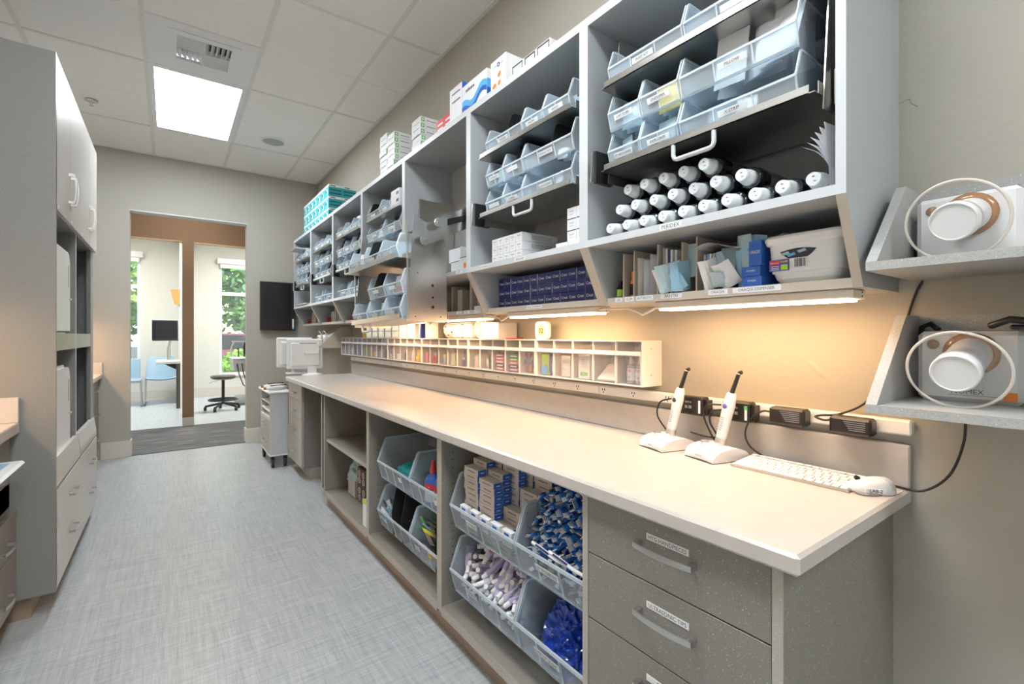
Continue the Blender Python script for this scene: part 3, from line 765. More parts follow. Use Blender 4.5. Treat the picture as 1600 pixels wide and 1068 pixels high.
# ------------------------------------------------------------------ tall cabinet on the left
XF = -.398; XC = -.418; TY0, TY1 = 2.80, 4.21; TZ = 2.428
tc = thing('tall_cabinet', 'tall speckled grey cabinet with doors above and drawers below, left of aisle', 'cabinet', (-.75, 3.5, 0))
wbox('side_panel', (XL, XF, TY0, TY0+.02, .10, TZ), 'laminate_tall', tc); wbox('side_panel', (XL, XC, TY1-.02, TY1, .10, TZ), 'laminate_tall', tc)
wbox('center_panel', (XL, XC, 3.492, 3.512, .10, TZ), 'laminate_tall', tc); wbox('edge_strip', (XC, XC+.001, 3.492, 3.512, .53, 1.755), 'cab_edge', tc)
wbox('filler', (XC-.02, XC+.001, 4.09, TY1, .53, 1.755), 'laminate_tall', tc)
for y0, y1 in ((TY0+.02, 3.492), (3.512, TY1-.02)):
    wbox('top_panel', (XL, XC, y0, y1, TZ-.02, TZ), 'laminate_tall', tc); wbox('back_panel', (XL, XL+.02, y0, y1, .12, TZ-.02), 'laminate_tall', tc)
    wbox('shelf', (XL+.02, XC, y0, y1, 1.755, 1.775), 'laminate_tall', tc); wbox('shelf', (XL+.02, XC-.03, y0, y1, 1.19, 1.215), 'laminate_tall', tc)
    wbox('light_valance', (XC-.02, XC, y0, y1, 1.135, 1.216), 'olive', tc)
    wbox('bottom_panel', (XL+.02, XC, y0, y1, .10, .12), 'laminate_tall', tc); wbox('shelf', (XL+.02, XC-.03, y0, y1, .540, .56), 'laminate_tall', tc)
    p = MB().mat('front_tall').prism([(XF, .545), (XF, .575), (XF-.012, .66), (XF-.03, .66), (XF-.03, .545)], 'y', y0+.004, y1-.004).build('pull_out_tray', tc, world=True)
    wbox('tray_floor', (XL+.05, XF-.03, y0+.01, y1-.01, .562, .572), 'rubber', p)
    ym = (y0+y1)/2
    for k, (a, b) in enumerate(((y0-.012, ym-.0012), (ym+.0012, y1+.009))):
        d = wbox('door', (XC+.001, XF, a, b, 1.757, TZ-.002), 'front_tall', tc, b=.001)
        bow_handle('handle', d, (XF, ym+(-.035 if k == 0 else .035), 1.92), .145, (0, 0, 1), (1, 0, 0))
        sticker(d, '', (XF+.0001, a+.05, 1.772), .028, .012, '+x')
    for z0, z1, hz in ((.105, .3455, .245), (.3475, .53, .425)):
        d = wbox('drawer', (XC+.001, XF, y0-.012, y1+.009, z0, z1), 'front_tall', tc, b=.001)
        bow_handle('handle', d, (XF, ym+.06, hz), .14, (0, 1, 0), (1, 0, 0))
wbox('toe_kick', (XL, -.48, 2.84, 4.18, 0, .10), 'toe', tc)
def sterilizer(label, z0, z1):
    y0, y1 = 2.835, 3.385; t = thing('sterilizer', label, 'appliance', (-.62, (y0+y1)/2, z0))
    x1 = -.425; pts = []
    r = .07
    for k in range(9): 
        a = math.pi/2*k/8; pts.append((y1-r+math.sin(a)*r, z1-r+math.cos(a)*r))
    poly = [(y0, z0), (y0, z1)]+pts+[(y1, z0)]
    MB().mat('device').prism(poly, 'x', -.82, x1-.02).build('housing', t, world=True)
    inner = [(y0+.012, z0+.012), (y0+.012, z1-.012)]+[(p[0]-.012, p[1]-.012) for p in pts]+[(y1-.012, z0+.012)]
    d = MB().mat('device').prism(inner, 'x', x1-.02, x1).build('door', t, world=True)
    wbox('grip_slot', (x1-.001, x1+.001, y1-.062, y1-.045, z1-.19, z1-.075), 'ink_grey', d, b=.001)
    wbox('latch', (x1, x1+.008, y1-.05, y1-.022, z1-.255, z1-.247), 'satin', d, b=.001)
    wbox('base_slot', (x1-.018, x1-.012, y0+.02, y1-.02, z0+.004, z0+.010), 'black', t)
    return t
sterilizer('white rounded appliance in the upper open bay of the tall cabinet', 1.2165, 1.645)
sterilizer('white rounded appliance in the lower bay of the tall cabinet, below the olive rail', .5735, 1.055)

# low cabinets on the left: beyond the tall one and before it
def low_left(label, y0, y1, xc, xd, far):
    t = thing('base_cabinet', label, 'cabinet', (-.85, (y0+y1)/2, 0))
    wbox('carcass', (XL+.003, xd-.02, y0, y1, .10, .796), 'laminate_tall', t); wbox('toe_kick', (XL+.003, xd-.08, y0, y1, 0, .10), 'toe', t)
    return t
t = low_left('low drawer base between the tall cabinet and the doorway wall', 4.215, 6.03, -.526, -.556, True)
for a, b in ((4.22, 5.12), (5.125, 6.025)):
    for z0, z1, hz in ((.105, .33, .235), (.333, .565, .465), (.568, .79, .69)):
        d = wbox('drawer', (-.5755, -.556, a, b, z0, z1), 'laminate', t, b=.001); bow_handle('handle', d, (-.556, b-.22, hz), .14, (0, 1, 0), (1, 0, 0))
c2 = thing('countertop', 'short beige counter end against the doorway wall, far left', 'countertop', (-.83, 5.1, .797))
wbox('slab', (XL, -.526, 4.215, 6.04, .797, .835), 'counter', c2, b=.004); wbox('backsplash', (XL, -.53, 6.0245, 6.0435, .8353, .945), 'counter', c2, b=.002)
t = low_left('low drawer base in front of the tall cabinet at the left edge', 1.2, 2.792, -.507, -.515, False)
for a, b in ((1.3, 2.05), (2.053, 2.786)):
    for z0, z1, hz in ((.105, .325, .185), (.328, .485, .385)):
        d = wbox('drawer', (-.5345, -.515, a, b, z0, z1), 'laminate', t, b=.001); bow_handle('handle', d, (-.515, b-.19, hz), .14, (0, 1, 0), (1, 0, 0))
    wbox('drawer', (-.5545, -.535, a, b, .50, .60), 'laminate', t, b=.001)
tr = MB().mat('white').box(-.75, -.455, 1.9, 2.60, .705, .722, b=.008).build('pull_out_tray', t, world=True)
wbox('mat', (-.72, -.49, 1.95, 2.55, .722, .724), 'light_blue', tr)
c3 = thing('countertop', 'beige counter with a side splash at the left edge', 'countertop', (-.82, 2.0, .797))
wbox('slab', (XL, -.507, 1.2, 2.796, .800, .845), 'counter', c3, b=.004); wbox('backsplash', (XL, -.507, 2.776, 2.796, .8453, .949), 'counter', c3, b=.002)
# wall cabinet over the near left counter, with its own strip light (throws the warm light on the tall cabinet's side)
uc = thing('wall_cabinet', 'closed wall cabinet above the near left counter', 'cabinet', (-.96, 1.95, 1.4))
wbox('carcass', (XL, -.80, 1.2, 2.75, 1.40, 2.428), 'laminate_tall', uc); wbox('door', (-.80, -.781, 1.2, 1.974, 1.40, 2.428), 'front_tall', uc); wbox('door', (-.80, -.781, 1.976, 2.75, 1.40, 2.428), 'front_tall', uc)
st = thing('strip_light', 'warm strip light below the near left wall cabinet', 'light fixture', (-.9, 2.2, 1.38))
wbox('housing', (-.90, -.805, 1.8, 2.72, 1.378, 1.3998), 'fixture', st); wbox('tube', (-.895, -.81, 1.82, 2.70, 1.373, 1.3778), 'strip_light', st)
uc = thing('wall_cabinet', 'closed wall cabinet above the far left counter', 'cabinet', (-.96, 5.1, 1.4))
wbox('carcass', (XL, -.80, 4.22, 6.0, 1.40, 2.428), 'laminate_tall', uc); wbox('door', (-.80, -.781, 4.22, 5.1, 1.40, 2.428), 'front_tall', uc); wbox('door', (-.80, -.781, 5.102, 6.0, 1.40, 2.428), 'front_tall', uc)
st = thing('strip_light', 'warm strip light below the far left wall cabinet', 'light fixture', (-.9, 5.1, 1.38))
wbox('housing', (-.90, -.805, 4.9, 5.92, 1.378, 1.3998), 'fixture', st); wbox('tube', (-.895, -.81, 4.92, 5.90, 1.373, 1.3778), 'strip_light', st)

# ------------------------------------------------------------------ far wall: black screen, cart, monitors
t = thing('wall_screen', 'black flat screen hung on the far wall beside the cabinets', 'television', (1.01, F-.04, 1.27))
wbox('bezel', (.825, 1.19, F-.075, F-.03, 1.265, 1.82), 'black', t, b=.004); wbox('display', (.835, 1.145, F-.0765, F-.0752, 1.275, 1.81), 'tv_screen', t)
wbox('bracket', (.93, 1.09, F-.03, F, 1.4, 1.7), 'black', t); wbox('tag', (1.158, 1.176, F-.0762, F-.0752, 1.285, 1.40), 'white', t); wbox('tag', (1.156, 1.178, F-.0770, F-.0763, 1.277, 1.30), 'sky_blue', t)

def back_panel_monitor(label, cx, y, rot, zlo):
    t = thing('monitor', label, 'monitor', (cx, y, CT), rot=(0, 0, rot))
    MB().mat('device').box(-.16, .16, 0, .030, zlo, zlo+.29, b=.01).box(-.125, .13, -.016, 0, zlo+.03, zlo+.25, b=.008).build('casing', t)
    MB().mat('screen').box(-.15, .15, .0301, .031, zlo+.012, zlo+.28).build('display', t)
    MB().mat('ink_grey').box(-.05, .10, -.0165, -.0158, zlo+.262-.02, zlo+.27-.02).build('vent', t)
    return t
m1 = back_panel_monitor('white monitor seen from behind on the far counter end', 1.045, 4.80, R(-7), .050)
m = MB().mat('device').prism([(-.012, .0), (.06, .0), (.035, .20), (-.005, .22)], 'x', .02, .10)
m.lathe([(.0, .016), (.05, .014), (.095, .006), (.10, .0)], 28, (.06, -.04, 0), (0, 0, 1), 1.15, .8); m.box(-.01, .12, -.03, -.012, .195, .215, b=.004).build('stand', m1)
m2 = back_panel_monitor('second white monitor tilted behind the first one', .985, 4.96, R(-7), .062)
MB().mat('device').box(-.03, .05, -.05, -.016, .0, .2, b=.008).box(-.08, .10, -.09, .07, 0, .012, b=.004).build('stand', m2)
WL[m2] = (0, 0, 0)
# rolling supply cart
ca = thing('rolling_cart', 'narrow white and grey rolling cart with drawers beside the counter end', 'cart', (.80, 4.93, 0))
wbox('top', (.715, .905, 4.72, 5.30, .675, .70), 'white', ca, b=.008)
wbox('side_panel', (.735, .885, 4.745, 4.765, .12, .675), 'carton_grey', ca, b=.003); wbox('side_panel', (.735, .885, 5.26, 5.28, .12, .675), 'carton_grey', ca, b=.003)
wbox('back_panel', (.87, .885, 4.765, 5.26, .12, .675), 'carton_grey', ca)
for z in (.575, .50, .44): wbox('shelf', (.74, .87, 4.765, 5.26, z, z+.012), 'white', ca)
for z0, z1 in ((.275, .435), (.125, .27)):
    d = wbox('drawer', (.735, .86, 4.77, 5.255, z0, z1), 'laminate_edge', ca, b=.002); bow_handle('handle', d, (.735, 5.0, (z0+z1)/2+.02), .2, (0, 1, 0), (-1, 0, 0))
wbox('base', (.735, .885, 4.745, 5.28, .105, .12), 'white', ca)
for x in (.76, .865):
    for y in (4.78, 5.25):
        m = MB().mat('rubber').cyl((x-.011, y, .042), (x+.011, y, .042), .042, n=22).mat('satin').cyl((x-.012, y, .042), (x+.012, y, .042), .014, n=12)
        m.mat('black').box(x-.016, x-.0125, y-.02, y+.015, .04, .105).box(x+.0125, x+.016, y-.02, y+.015, .04, .105).box(x-.016, x+.016, y-.02, y+.015, .088, .105); m.build('caster', ca, world=True)
def scanner_wand(label, x, y, z, rot):
    t = thing('scanner_wand', label, 'scanner', (x, y, z), 'intraoral scanner wands', rot=(0, 0, rot))
    MB().mat('device').lathe([(.0, -.11), (.014, -.105), (.022, -.06), (.024, 0), (.018, .06), (.013, .1), (.0, .105)], 18, (0, 0, .024), (1, 0, 0), 1, 1.1).build('body', t)
    MB().mat('black').box(-.09, .06, -.012, .012, .042, .050, b=.003).build('grip', t); MB().mat('mount_ring').cyl((.095, 0, .024), (.118, 0, .024), .011).build('tip', t)
scanner_wand('white scanner wand with dark grip on the cart top', .80, 4.80, .7005, R(200)); scanner_wand('second scanner wand lying farther back on the cart', .81, 5.0, .7005, R(195))
kb2 = thing('cable_box', 'white cable box with black wheels on the floor behind the cart', 'device', (.93, 5.85, 0))
wbox('box', (.86, 1.0, 5.76, 5.92, .06, .20), 'white', kb2, b=.01)
for y in (5.78, 5.90): MB().mat('black').ring((.85, y, .055), (1, 0, 0), .042, .012, 24, 8).mat('white').cyl((.846, y, .055), (.854, y, .055), .03).build('wheel', kb2, world=True)

# ------------------------------------------------------------------ bracket shelves with the handheld x-ray units
def xray(label, y, z, tilt=(.0, -.034)):
    """box body, orange collar, cone and clear round shield; faces the aisle"""
    t = thing('xray_unit', label, 'x-ray camera', (1.40, y, z), 'handheld x-ray units')
    m = MB().mat('device').box(-.042, .042, -.082, .082, .0, .150, b=.009).mat('ink_grey').box(-.03, .03, -.075, .07, .150, .1515).build('body', t)
    yc, zc = -.006, .103
    MB().mat('mount_ring').lathe([(.0445, .0), (.0445, .006), (.036, .009)], 30, (-.042, yc, zc), (-1, 0, 0)).build('collar', t)
    d = Vector((-1, tilt[0], tilt[1]/.135)).normalized(); p = Vector((-.042, yc, zc))
    MB().mat('device').lathe([(.034, .0), (.034, .055), (.031, .058), (.031, .10), (.035, .102), (.0375, .106), (.0375, .142), (.034, .146), (.033, .1435)], 32, p, d).lathe([(.033, .1436), (.0, .1437)], 32, p, d, smooth=False).build('cone', t)
    q = p+d*.122; s = MB().mat('shield').lathe([(.040, -.0012), (.077, -.0012), (.077, .0012), (.040, .0012)], 44, q, d, smooth=False).build('shield', t)
    MB().mat('acrylic_rim').ring(q, d, .0765, .0028, 48, 8).build('rim', s)
    MB().mat('mount_ring').lathe([(.0, .0022), (.0085, .002), (.010, 0)], 20, (-.042, .055, .122), (-1, 0, 0)).mat('ink_grey').ring((-.042, .055, .122), (-1, 0, 0), .0095, .0014, 20, 6).build('button', t)
    if z < 1.2: lettering(t, 'NOMEX', (1.3576, y-.0, z+.023), .010, '-x', 'ink', local=False)
    wbox('fine_print', (1.3577, 1.358, y-.045, y+.03, z+.0145, z+.0155), 'ink_grey', t)
    wbox('badge', (1.3572, 1.358, y-.073, y-.053, z+.009, z+.026), 'orange', t); 
    return t
def bracket(label, y0, y1, zb, n=2, m='laminate_bracket'):
    t = thing('bracket_shelf', label, 'shelf', (1.31, (y0+y1)/2, zb))
    pr = [(1.159, zb), (1.159, zb+.018), (1.35, zb+.205), (W, zb+.205), (W, zb)]
    ys = [y0, y1-.019] if n == 2 else [y0, (y0+y1)/2-.0095, y1-.019]
    for y in ys: MB().mat(m).prism(pr, 'y', y, y+.019).build('side_panel', t, world=True)
    for k in range(len(ys)-1):
        a, b = ys[k]+.0192, ys[k+1]-.0002
        wbox('bottom_panel', (1.159, W, a, b, zb, zb+.0175), m, t); wbox('back_panel', (W-.016, W, a, b, zb+.0177, zb+.205), m, t)
    return t
bracket('upper grey bracket shelf on the wall right of the cabinets', -.25, .358, 1.338)
bracket('lower grey bracket shelf on the wall, above the mouse', -.25, .358, 1.0465)
xray('white handheld x-ray unit on the upper bracket shelf', .242, 1.3557); xray('white handheld x-ray unit on the lower bracket shelf', .240, 1.0642)
bracket('small tan bracket shelf with two slots above the far counter end', 4.735, 5.13, 1.085, 3, 'divider')
for k, (lab, y) in enumerate((('far handheld x-ray unit standing in the nearer slot', 4.842), ('far handheld x-ray unit standing in the farther slot', 5.03))): xray(lab, y, 1.1028)
# straps and power packs around the lower unit
o = MB().mat('black').tube([(1.33, .20, 1.225), (1.30, .17, 1.236), (1.30, .12, 1.228), (1.31, .08, 1.222), (1.34, .04, 1.215)], .007, 8).build('carry_strap'); tag(o, 'black carry strap lying on top of the lower x-ray unit', 'strap')
o = MB().mat('black').box(1.30, 1.36, .120, .172, 1.2165, 1.226, b=.004).build('strap_buckle'); tag(o, 'flat black buckle on the strap above the lower x-ray unit', 'buckle')
o = MB().mat('black').tube([(1.425, .330, 1.066), (1.425, .333, 1.18), (1.42, .328, 1.225), (1.41, .31, 1.232), (1.40, .295, 1.218)], .006, 8).build('charging_cord'); tag(o, 'black charging cord curling behind the lower x-ray unit', 'cord')
o = MB().mat('black').box(1.40, 1.44, .3255, .3375, 1.3565, 1.47, b=.003).build('battery_pack'); tag(o, 'black battery pack tucked left of the upper x-ray unit', 'battery')

# ------------------------------------------------------------------ adapters, cords, curing lights, keyboard, mouse
def adapter(label, y0, y1, z0, z1, kind, green=False):
    t = thing('power_adapter', label, 'adapter', (1.41, (y0+y1)/2, z0), 'black power adapters')
    x0, x1 = (1.385, 1.4285)
    MB().mat('adapter').box(x0, x1, y0, y1, z0, z1, b=.006 if kind else .004).build('case', t, world=True)
    if kind:
        for k in range(6): wbox('rib', (x0-.0008, x0+.0005, y0+.012+.004*k*0, y1-.045+.003*k, z0+.012+k*.005, z0+.0138+k*.005), 'ink_grey', t)
    else:
        wbox('plug', (x1-.03, x1, y0-.010, y0, z0+.006, z1-.008), 'adapter', t)
        sticker(t, 'OUT 5V', (x0-.0001, (y0+y1)/2+.004, (z0+z1)/2+.012), .026, .008, '-x', m='adapter', ink='label'); sticker(t, 'IN 100', (x0-.0001, (y0+y1)/2+.004, (z0+z1)/2-.004), .026, .016, '-x', m='adapter', ink='label')
        wbox('label', (x0-.0008, x0, y0+.006, y0+.013, z0+.008, z1-.010), 'label', t)
        if green: wbox('sticker', (x0-.0012, x0-.0009, y0+.005, y0+.014, z1-.022, z1-.010), 'green', t)
    return t
adapter('square black adapter with white print behind the first curing light', .868, .958, .945, 1.004, 0)
adapter('square black adapter with a green sticker behind the second curing light', .716, .80, .945, 1.005, 0, True)
adapter('ribbed black adapter in the middle of the bare strip end', .566, .660, .955, 1.003, 1)
adapter('ribbed black adapter nearest the end of the power strip', .416, .508, .954, .998, 1)
def cord(label, pts, r=.0028, m='cord', name='cord', sub=6):
    P = [Vector(p) for p in pts]; P = [P[0]*2-P[1]]+P+[P[-1]*2-P[-2]]; out = []
    for i in range(1, len(P)-2):
        for k in range(sub):
            t = k/sub; a, b, c, d = P[i-1], P[i], P[i+1], P[i+2]
            out.append(.5*((2*b)+(c-a)*t+(2*a-5*b+4*c-d)*t*t+(3*b-a-3*c+d)*t**3))
    out.append(P[-2]); o = MB().mat(m).tube(out, r, 8).build(name); return tag(o, label, 'cord')
cord('black cord dropping from the middle ribbed adapter behind the keyboard', [(1.405, .660, .985), (1.40, .685, .984), (1.395, .715, .960), (1.40, .735, .91), (1.41, .72, .868), (1.425, .66, .8395), (1.43, .60, .8385), (1.43, .54, .8395), (1.425, .50, .841)])
cord('black cord rising from the end adapter to the upper bracket shelf', [(1.405, .508, .985), (1.40, .525, .982), (1.40, .545, .988), (1.41, .535, .992), (1.43, .50, .998), (1.45, .45, 1.03), (1.455, .40, 1.10), (1.455, .375, 1.16), (1.455, .37, 1.22), (1.455, .35, 1.30), (1.455, .335, 1.336)])
cord('black cord hanging below the lower bracket shelf to the counter end', [(1.43, .262, 1.046), (1.44, .258, 1.02), (1.445, .262, .96), (1.44, .285, .885), (1.435, .33, .8395), (1.425, .38, .8395), (1.40, .405, .8400)])
def curing_light(label, x, y, rot, purple, cord_label):
    t = thing('curing_light', label, 'curing light', (x, y, CT), 'cordless curing lights', rot=(0, 0, rot))
    # charging base: arched block
    def base(u, v):
        a = math.pi*u; hw = .052; hx = .070*(1-.12*math.cos(math.pi*(v-.5)))
        yy = -.056+.112*v; e = math.sin(math.pi*min(1, max(0, v)))**.3 if 0 < v < 1 else 0
        return (-math.cos(a)*hx*1.0, yy*(1+.10*math.sin(a)), .002+math.sin(a)**.75*(.040-.006*abs(v-.5)))
    b = MB().mat('device').grid(base, 22, 10)
    for v in (0, 1):
        ring = [base(i/22, v) for i in range(23)]; b.add(ring, [list(range(23))[::(1 if v else -1)]])
    b.mat('black').prism([(-.071, -.056), (.071, -.056), (.071, .056), (-.071, .056)], 'z', .0003, .0022)
    bo = b.build('charging_base', t)
    MB().mat('device').lathe([(.030, .030), (.027, .043), (.024, .047), (.0, .047)], 26, (-.012, .008, 0), (0, 0, 1), 1.15, 1.0).build('cradle', t)
    MB().mat('ink_grey').lathe([(.013, .0), (.013, .0022), (.010, .003), (0, .003)], 22, (-.022, .024, .0468), (0, 0, 1), 1.3, 1.0).build('dial', t)
    lettering(t, 'KAMETA', Vector((-.0715, .0, .0150)), .0045, '-x', 'ink', local=True)
    # handpiece
    d = Vector((.10, -.20, 1)).normalized(); p = Vector((.006, -.006, .040))
    hp = MB().mat('device').lathe([(.0150, 0), (.0155, .02), (.0155, .07), (.0165, .10), (.0175, .125), (.0150, .15), (.0115, .163), (.0, .163)], 22, p, d).build('handpiece', t)
    MB().mat('satin').lathe([(.0158, .0), (.0162, .012), (.0158, .024)], 22, p, d).build('band', hp)
    n = Vector((-1, 0, .10)).normalized(); side = d.cross(n)
    for k in range(7):
        q = p+d*(.050+k*.0062)-d*0; q2 = q+n*.0150
        MB().mat('ink_grey').tube([q2+side*-.006-d*.001, q2+n*.0006, q2+side*.006-d*.001], .0009, 5).build('grille', hp)
    q = p+d*.122+n*.0150
    MB().mat('purple' if purple else 'ink').lathe([(.0, .0032), (.007, .0028), (.0085, 0)], 20, q, n, 1.0, 1.0).build('button', hp)
    MB().mat('ink').tube([p+d*.142+n*.0148+side*.004, p+d*.142+n*.0150-side*.004], .0008, 5).build('lettering', hp)
    e = p+d*.163; d2 = (d+Vector((.05, -.08, 0))).normalized(); e2 = e+d2*.058
    tip = MB().mat('black').cyl(e, e2, .0068, .0058, 14).tube([e2, e2+d2*.004+Vector((.001, -.002, .002)), e2+Vector((.004, -.010, .008))], .0057, 12); tip.build('light_guide', hp)
    MB().mat('chrome').ring(e2+d2*.003, d2, .0058, .0016, 16, 6).build('clip', hp)
    return t
curing_light('white curing light on a charging base, farther from the keyboard', 1.335, .962, R(-14), False, '')
curing_light('white curing light with a purple button, beside the keyboard', 1.340, .792, R(-14), True, '')
def squiggle(n, c, rx, ry, seed, z=CT+.0035):
    rnd = random.Random(seed); return [(c[0]+rx*math.cos(i*1.9+rnd.uniform(-.3, .3))*rnd.uniform(.6, 1), c[1]+ry*math.sin(i*1.9)*rnd.uniform(.6, 1), z+.004*(i % 3)) for i in range(n)]
cord('black cord of the first curing light, bunched on the counter', [(1.39, .985, .99), (1.375, 1.02, .975), (1.372, 1.03, .93), (1.378, 1.00, .885), (1.39, .975, .86), (1.40, .95, .843)]+squiggle(14, (1.412, .905), .02, .05, 2))
cord('black cord of the second curing light, hanging in loops', [(1.39, .805, .99), (1.375, .845, .985), (1.37, .852, .95), (1.378, .835, .90), (1.385, .815, .868), (1.40, .78, .842), (1.42, .74, .8395), (1.43, .70, .8395)])
cord('second thin black cord looped behind the curing light with purple button', [(1.395, .80, .975), (1.385, .835, .965), (1.385, .84, .93), (1.39, .82, .89), (1.38, .845, .885), (1.37, .90, .892)], .003)
# keyboard
kb = thing('keyboard', 'slim white compact keyboard in front of the backsplash', 'keyboard', (1.355, .575, CT))
MB().mat('satin').prism([(1.290, CT+.001), (1.290, CT+.006), (1.418, CT+.016), (1.422, CT+.012), (1.418, CT+.002)], 'y', .432, .720).build('body', kb, world=True)
rows = [14]*6
sl = (.010)/.128
for r_ in range(6):
    xa = 1.4115-r_*.0203; x0, x1 = xa-(.0172 if r_ else .011), xa
    wid = [1]*14
    if r_ == 1: wid = [1]*13+[1.5]
    if r_ == 2: wid = [1.5]+[1]*13
    if r_ == 3: wid = [1.8]+[1]*11+[1.8]
    if r_ == 4: wid = [2.35]+[1]*10+[2.35]
    if r_ == 5: wid = [1, 1, 1, 1.25, 5, 1.25, 1, .9, .9, .9]
    tot = sum(wid); y = .717
    for w_ in wid:
        dy = .282*w_/tot; z = CT+.0062+(x0-1.29)*sl
        MB().mat('white').prism([(x0, z-.001), (x0, z+.0018), (x1, z+.0018+(x1-x0)*sl), (x1, z-.001+(x1-x0)*sl)], 'y', y-dy+.0013, y-.0013).build('key', kb, world=True)
        y -= dy
# mouse
mo = thing('mouse', 'white and grey mouse with a lab sticker beside the keyboard', 'mouse', (1.345, .405, CT), rot=(0, 0, R(38)))
def mouse(u, v):
    a = 2*math.pi*u; ph = v*math.pi/2
    r = math.cos(ph)**.6 if v < 1 else 0
    return (.029*r*math.cos(a)*(1-.10*math.sin(a)), .050*r*math.sin(a), .005+.029*math.sin(ph)*(1-.25*r*math.sin(a)))
MB().mat('device').grid(mouse, 28, 8).prism([(.029*math.cos(a*math.pi/14)*(1-.10*math.sin(a*math.pi/14)), .050*math.sin(a*math.pi/14)) for a in range(28)], 'z', .0015, .0052).build('shell', mo)
MB().mat('ink_grey').lathe([(.029, .0003), (.030, .0025), (.029, .004)], 28, (0, 0, 0), (0, 0, 1), 1, 1.68).build('base', mo)
MB().mat('carton_grey').grid(lambda u, v: (lambda p: (p[0]*1.012, p[1]*1.012, p[2]*1.012+.0004))(mouse(.62+.26*u, .12+.7*v)), 10, 8).build('rear_shell', mo)
MB().mat('black').cyl((-.004, .028, .0305), (.004, .028, .0305), .0055, n=16).build('scroll_wheel', mo)
lb = MB().mat('label').box(-.0315, -.0295, -.020, .022, .006, .0155).build('label', mo)
lettering(lb, 'LAB-2', Vector((-.0317, .001, .0108)), .0075, '-x', 'ink', local=True, bold=.02)
# ------------------------------------------------------------------ tilt-out bins above the power strip
TXF = 1.349; TZ0, TZ1 = 1.022, 1.187
TILT = []
for u in range(6):
    a = 1.077+u*.602; b = a+.6
    t = thing('tilt_bin_unit', ['clear tilt bin unit at the near end, with bottles and cards inside', 'second clear tilt bin unit, below the white timer and lidded box', 'third clear tilt bin unit, below the clear tubs and spotted pouf', 'fourth clear tilt bin unit, below the row of clear organizers', 'fifth clear tilt bin unit, below the folded yellow packet', 'farthest clear tilt bin unit, beside the tan bracket shelf'][u], 'bin unit', ((TXF+W)/2, (a+b)/2, TZ0), 'row of clear tilt bin units')
    wbox('back_panel', (W-.004, W, a, b, TZ0, TZ1), 'white', t); wbox('top_panel', (TXF, W-.004, a, b, TZ1-.004, TZ1), 'white', t); wbox('bottom_panel', (TXF, W-.004, a, b, TZ0, TZ0+.004), 'white', t)
    for y in (a, b-.004): wbox('end_panel', (TXF, W-.004, y, y+.004, TZ0+.004, TZ1-.004), 'white', t)
    if u == 0:
        for z in (TZ0+.04, TZ1-.03): MB().mat('ink_grey').cyl((1.40, a-.0008, z), (1.40, a, z), .0022, n=10).build('screw', t, world=True)
    for k in range(5):
        y0 = a+.006+k*.1178; y1 = y0+.1158
        bx = MB().mat('acrylic').box(TXF+.004, TXF+.006, y0+.002, y1-.002, TZ0+.008, TZ0+.108)
        for y in (y0+.001, y1-.003): bx.prism([(TXF+.004, TZ0+.006), (TXF+.004, TZ0+.112), (TXF+.045, TZ0+.112), (TXF+.09, TZ0+.006)], 'y', y, y+.002)
        bx.mat('acrylic_rim').box(TXF+.002, TXF+.0055, y0+.001, y0+.0045, TZ0+.006, TZ0+.11).box(TXF+.002, TXF+.0055, y1-.0045, y1-.001, TZ0+.006, TZ0+.11)
        bo = bx.build('tilt_bin', t, world=True)
        MB().mat('white').prism([(TXF-.006, TZ0+.112), (TXF-.004, TZ0+.126), (TXF+.006, TZ0+.122), (TXF+.004, TZ0+.108)], 'y', y0+.001, y1-.001).build('lip', bo, world=True)
        wbox('upper_window', (TXF+.010, TXF+.012, y0+.001, y1-.001, TZ0+.122, TZ1-.006), 'acrylic', t)
    for k in range(1, 5): wbox('partition', (TXF+.001, W-.004, a+.0045+k*.1178, a+.0065+k*.1178, TZ0+.004, TZ1-.004), 'white', t)
def slot_y(n):      # nth bin from the near end: its interior
    u, k = divmod(n, 5); a = 1.077+u*.602; y0 = a+.006+k*.1178; return y0+.006, y0+.110
TB = TZ0+.0082
def simple(name, label, cat, mb, group=None):
    o = mb.build(name); return tag(o, label, cat, group)
def pouch_mesh(mb, c, w, h, t, yaw=0, lean=0, m='paper'):
    """flat sealed packet standing on its short side"""
    X = Matrix.Translation(c) @ Euler((0, lean, yaw)).to_matrix().to_4x4(); old = mb.X; mb.X = X if old is None else old @ X; mb.mat(m)
    def side(s):
        def f(u, v):
            e = math.sin(math.pi*u)*math.sin(math.pi*min(1, max(0, (v-.06)/.88)))
            return (s*(.0006+t*.5*max(0, e)**.5), (u-.5)*w, v*h)
        return f
    mb.grid(side(-1), 5, 5); mb.grid(side(1), 5, 5); mb.X = old
    return mb
# first unit, counted from the near end
y0, y1 = slot_y(0)
for k, y in enumerate((y0+.024, y0+.064)):
    t = thing('dropper_bottle', ['clear dropper bottle with red print, nearer in the end tilt bin', 'clear dropper bottle with red print, farther in the end tilt bin'][k], 'bottle', (1.385, y, TB), 'dropper bottles in the end tilt bin')
    MB().mat('film').lathe([(.016, 0), (.017, .002), (.017, .062), (.008, .070), (.0, .07)], 18).build('body', t); MB().mat('white').cyl((0, 0, .070), (0, 0, .078), .010).lathe([(.010, .078), (.006, .096), (.0, .097)], 14).build('cap', t)
    lb = MB().mat('label').lathe([(.0174, .010), (.0174, .054)], 18).build('label', t); lettering(lb, 'TXE', (-.0178, 0, .046), .009, '-x', 'red', local=True, bold=.02); lettering(lb, 'i g', (-.0178, 0, .022), .012, '-x', 'ink', local=True)
simple('packet', 'yellow slip beside the dropper bottles in the end tilt bin', 'packet', MB().mat('yellow').box(1.372, 1.374, y0+.001, y0+.008, TB, TB+.085))
y0, y1 = slot_y(1)
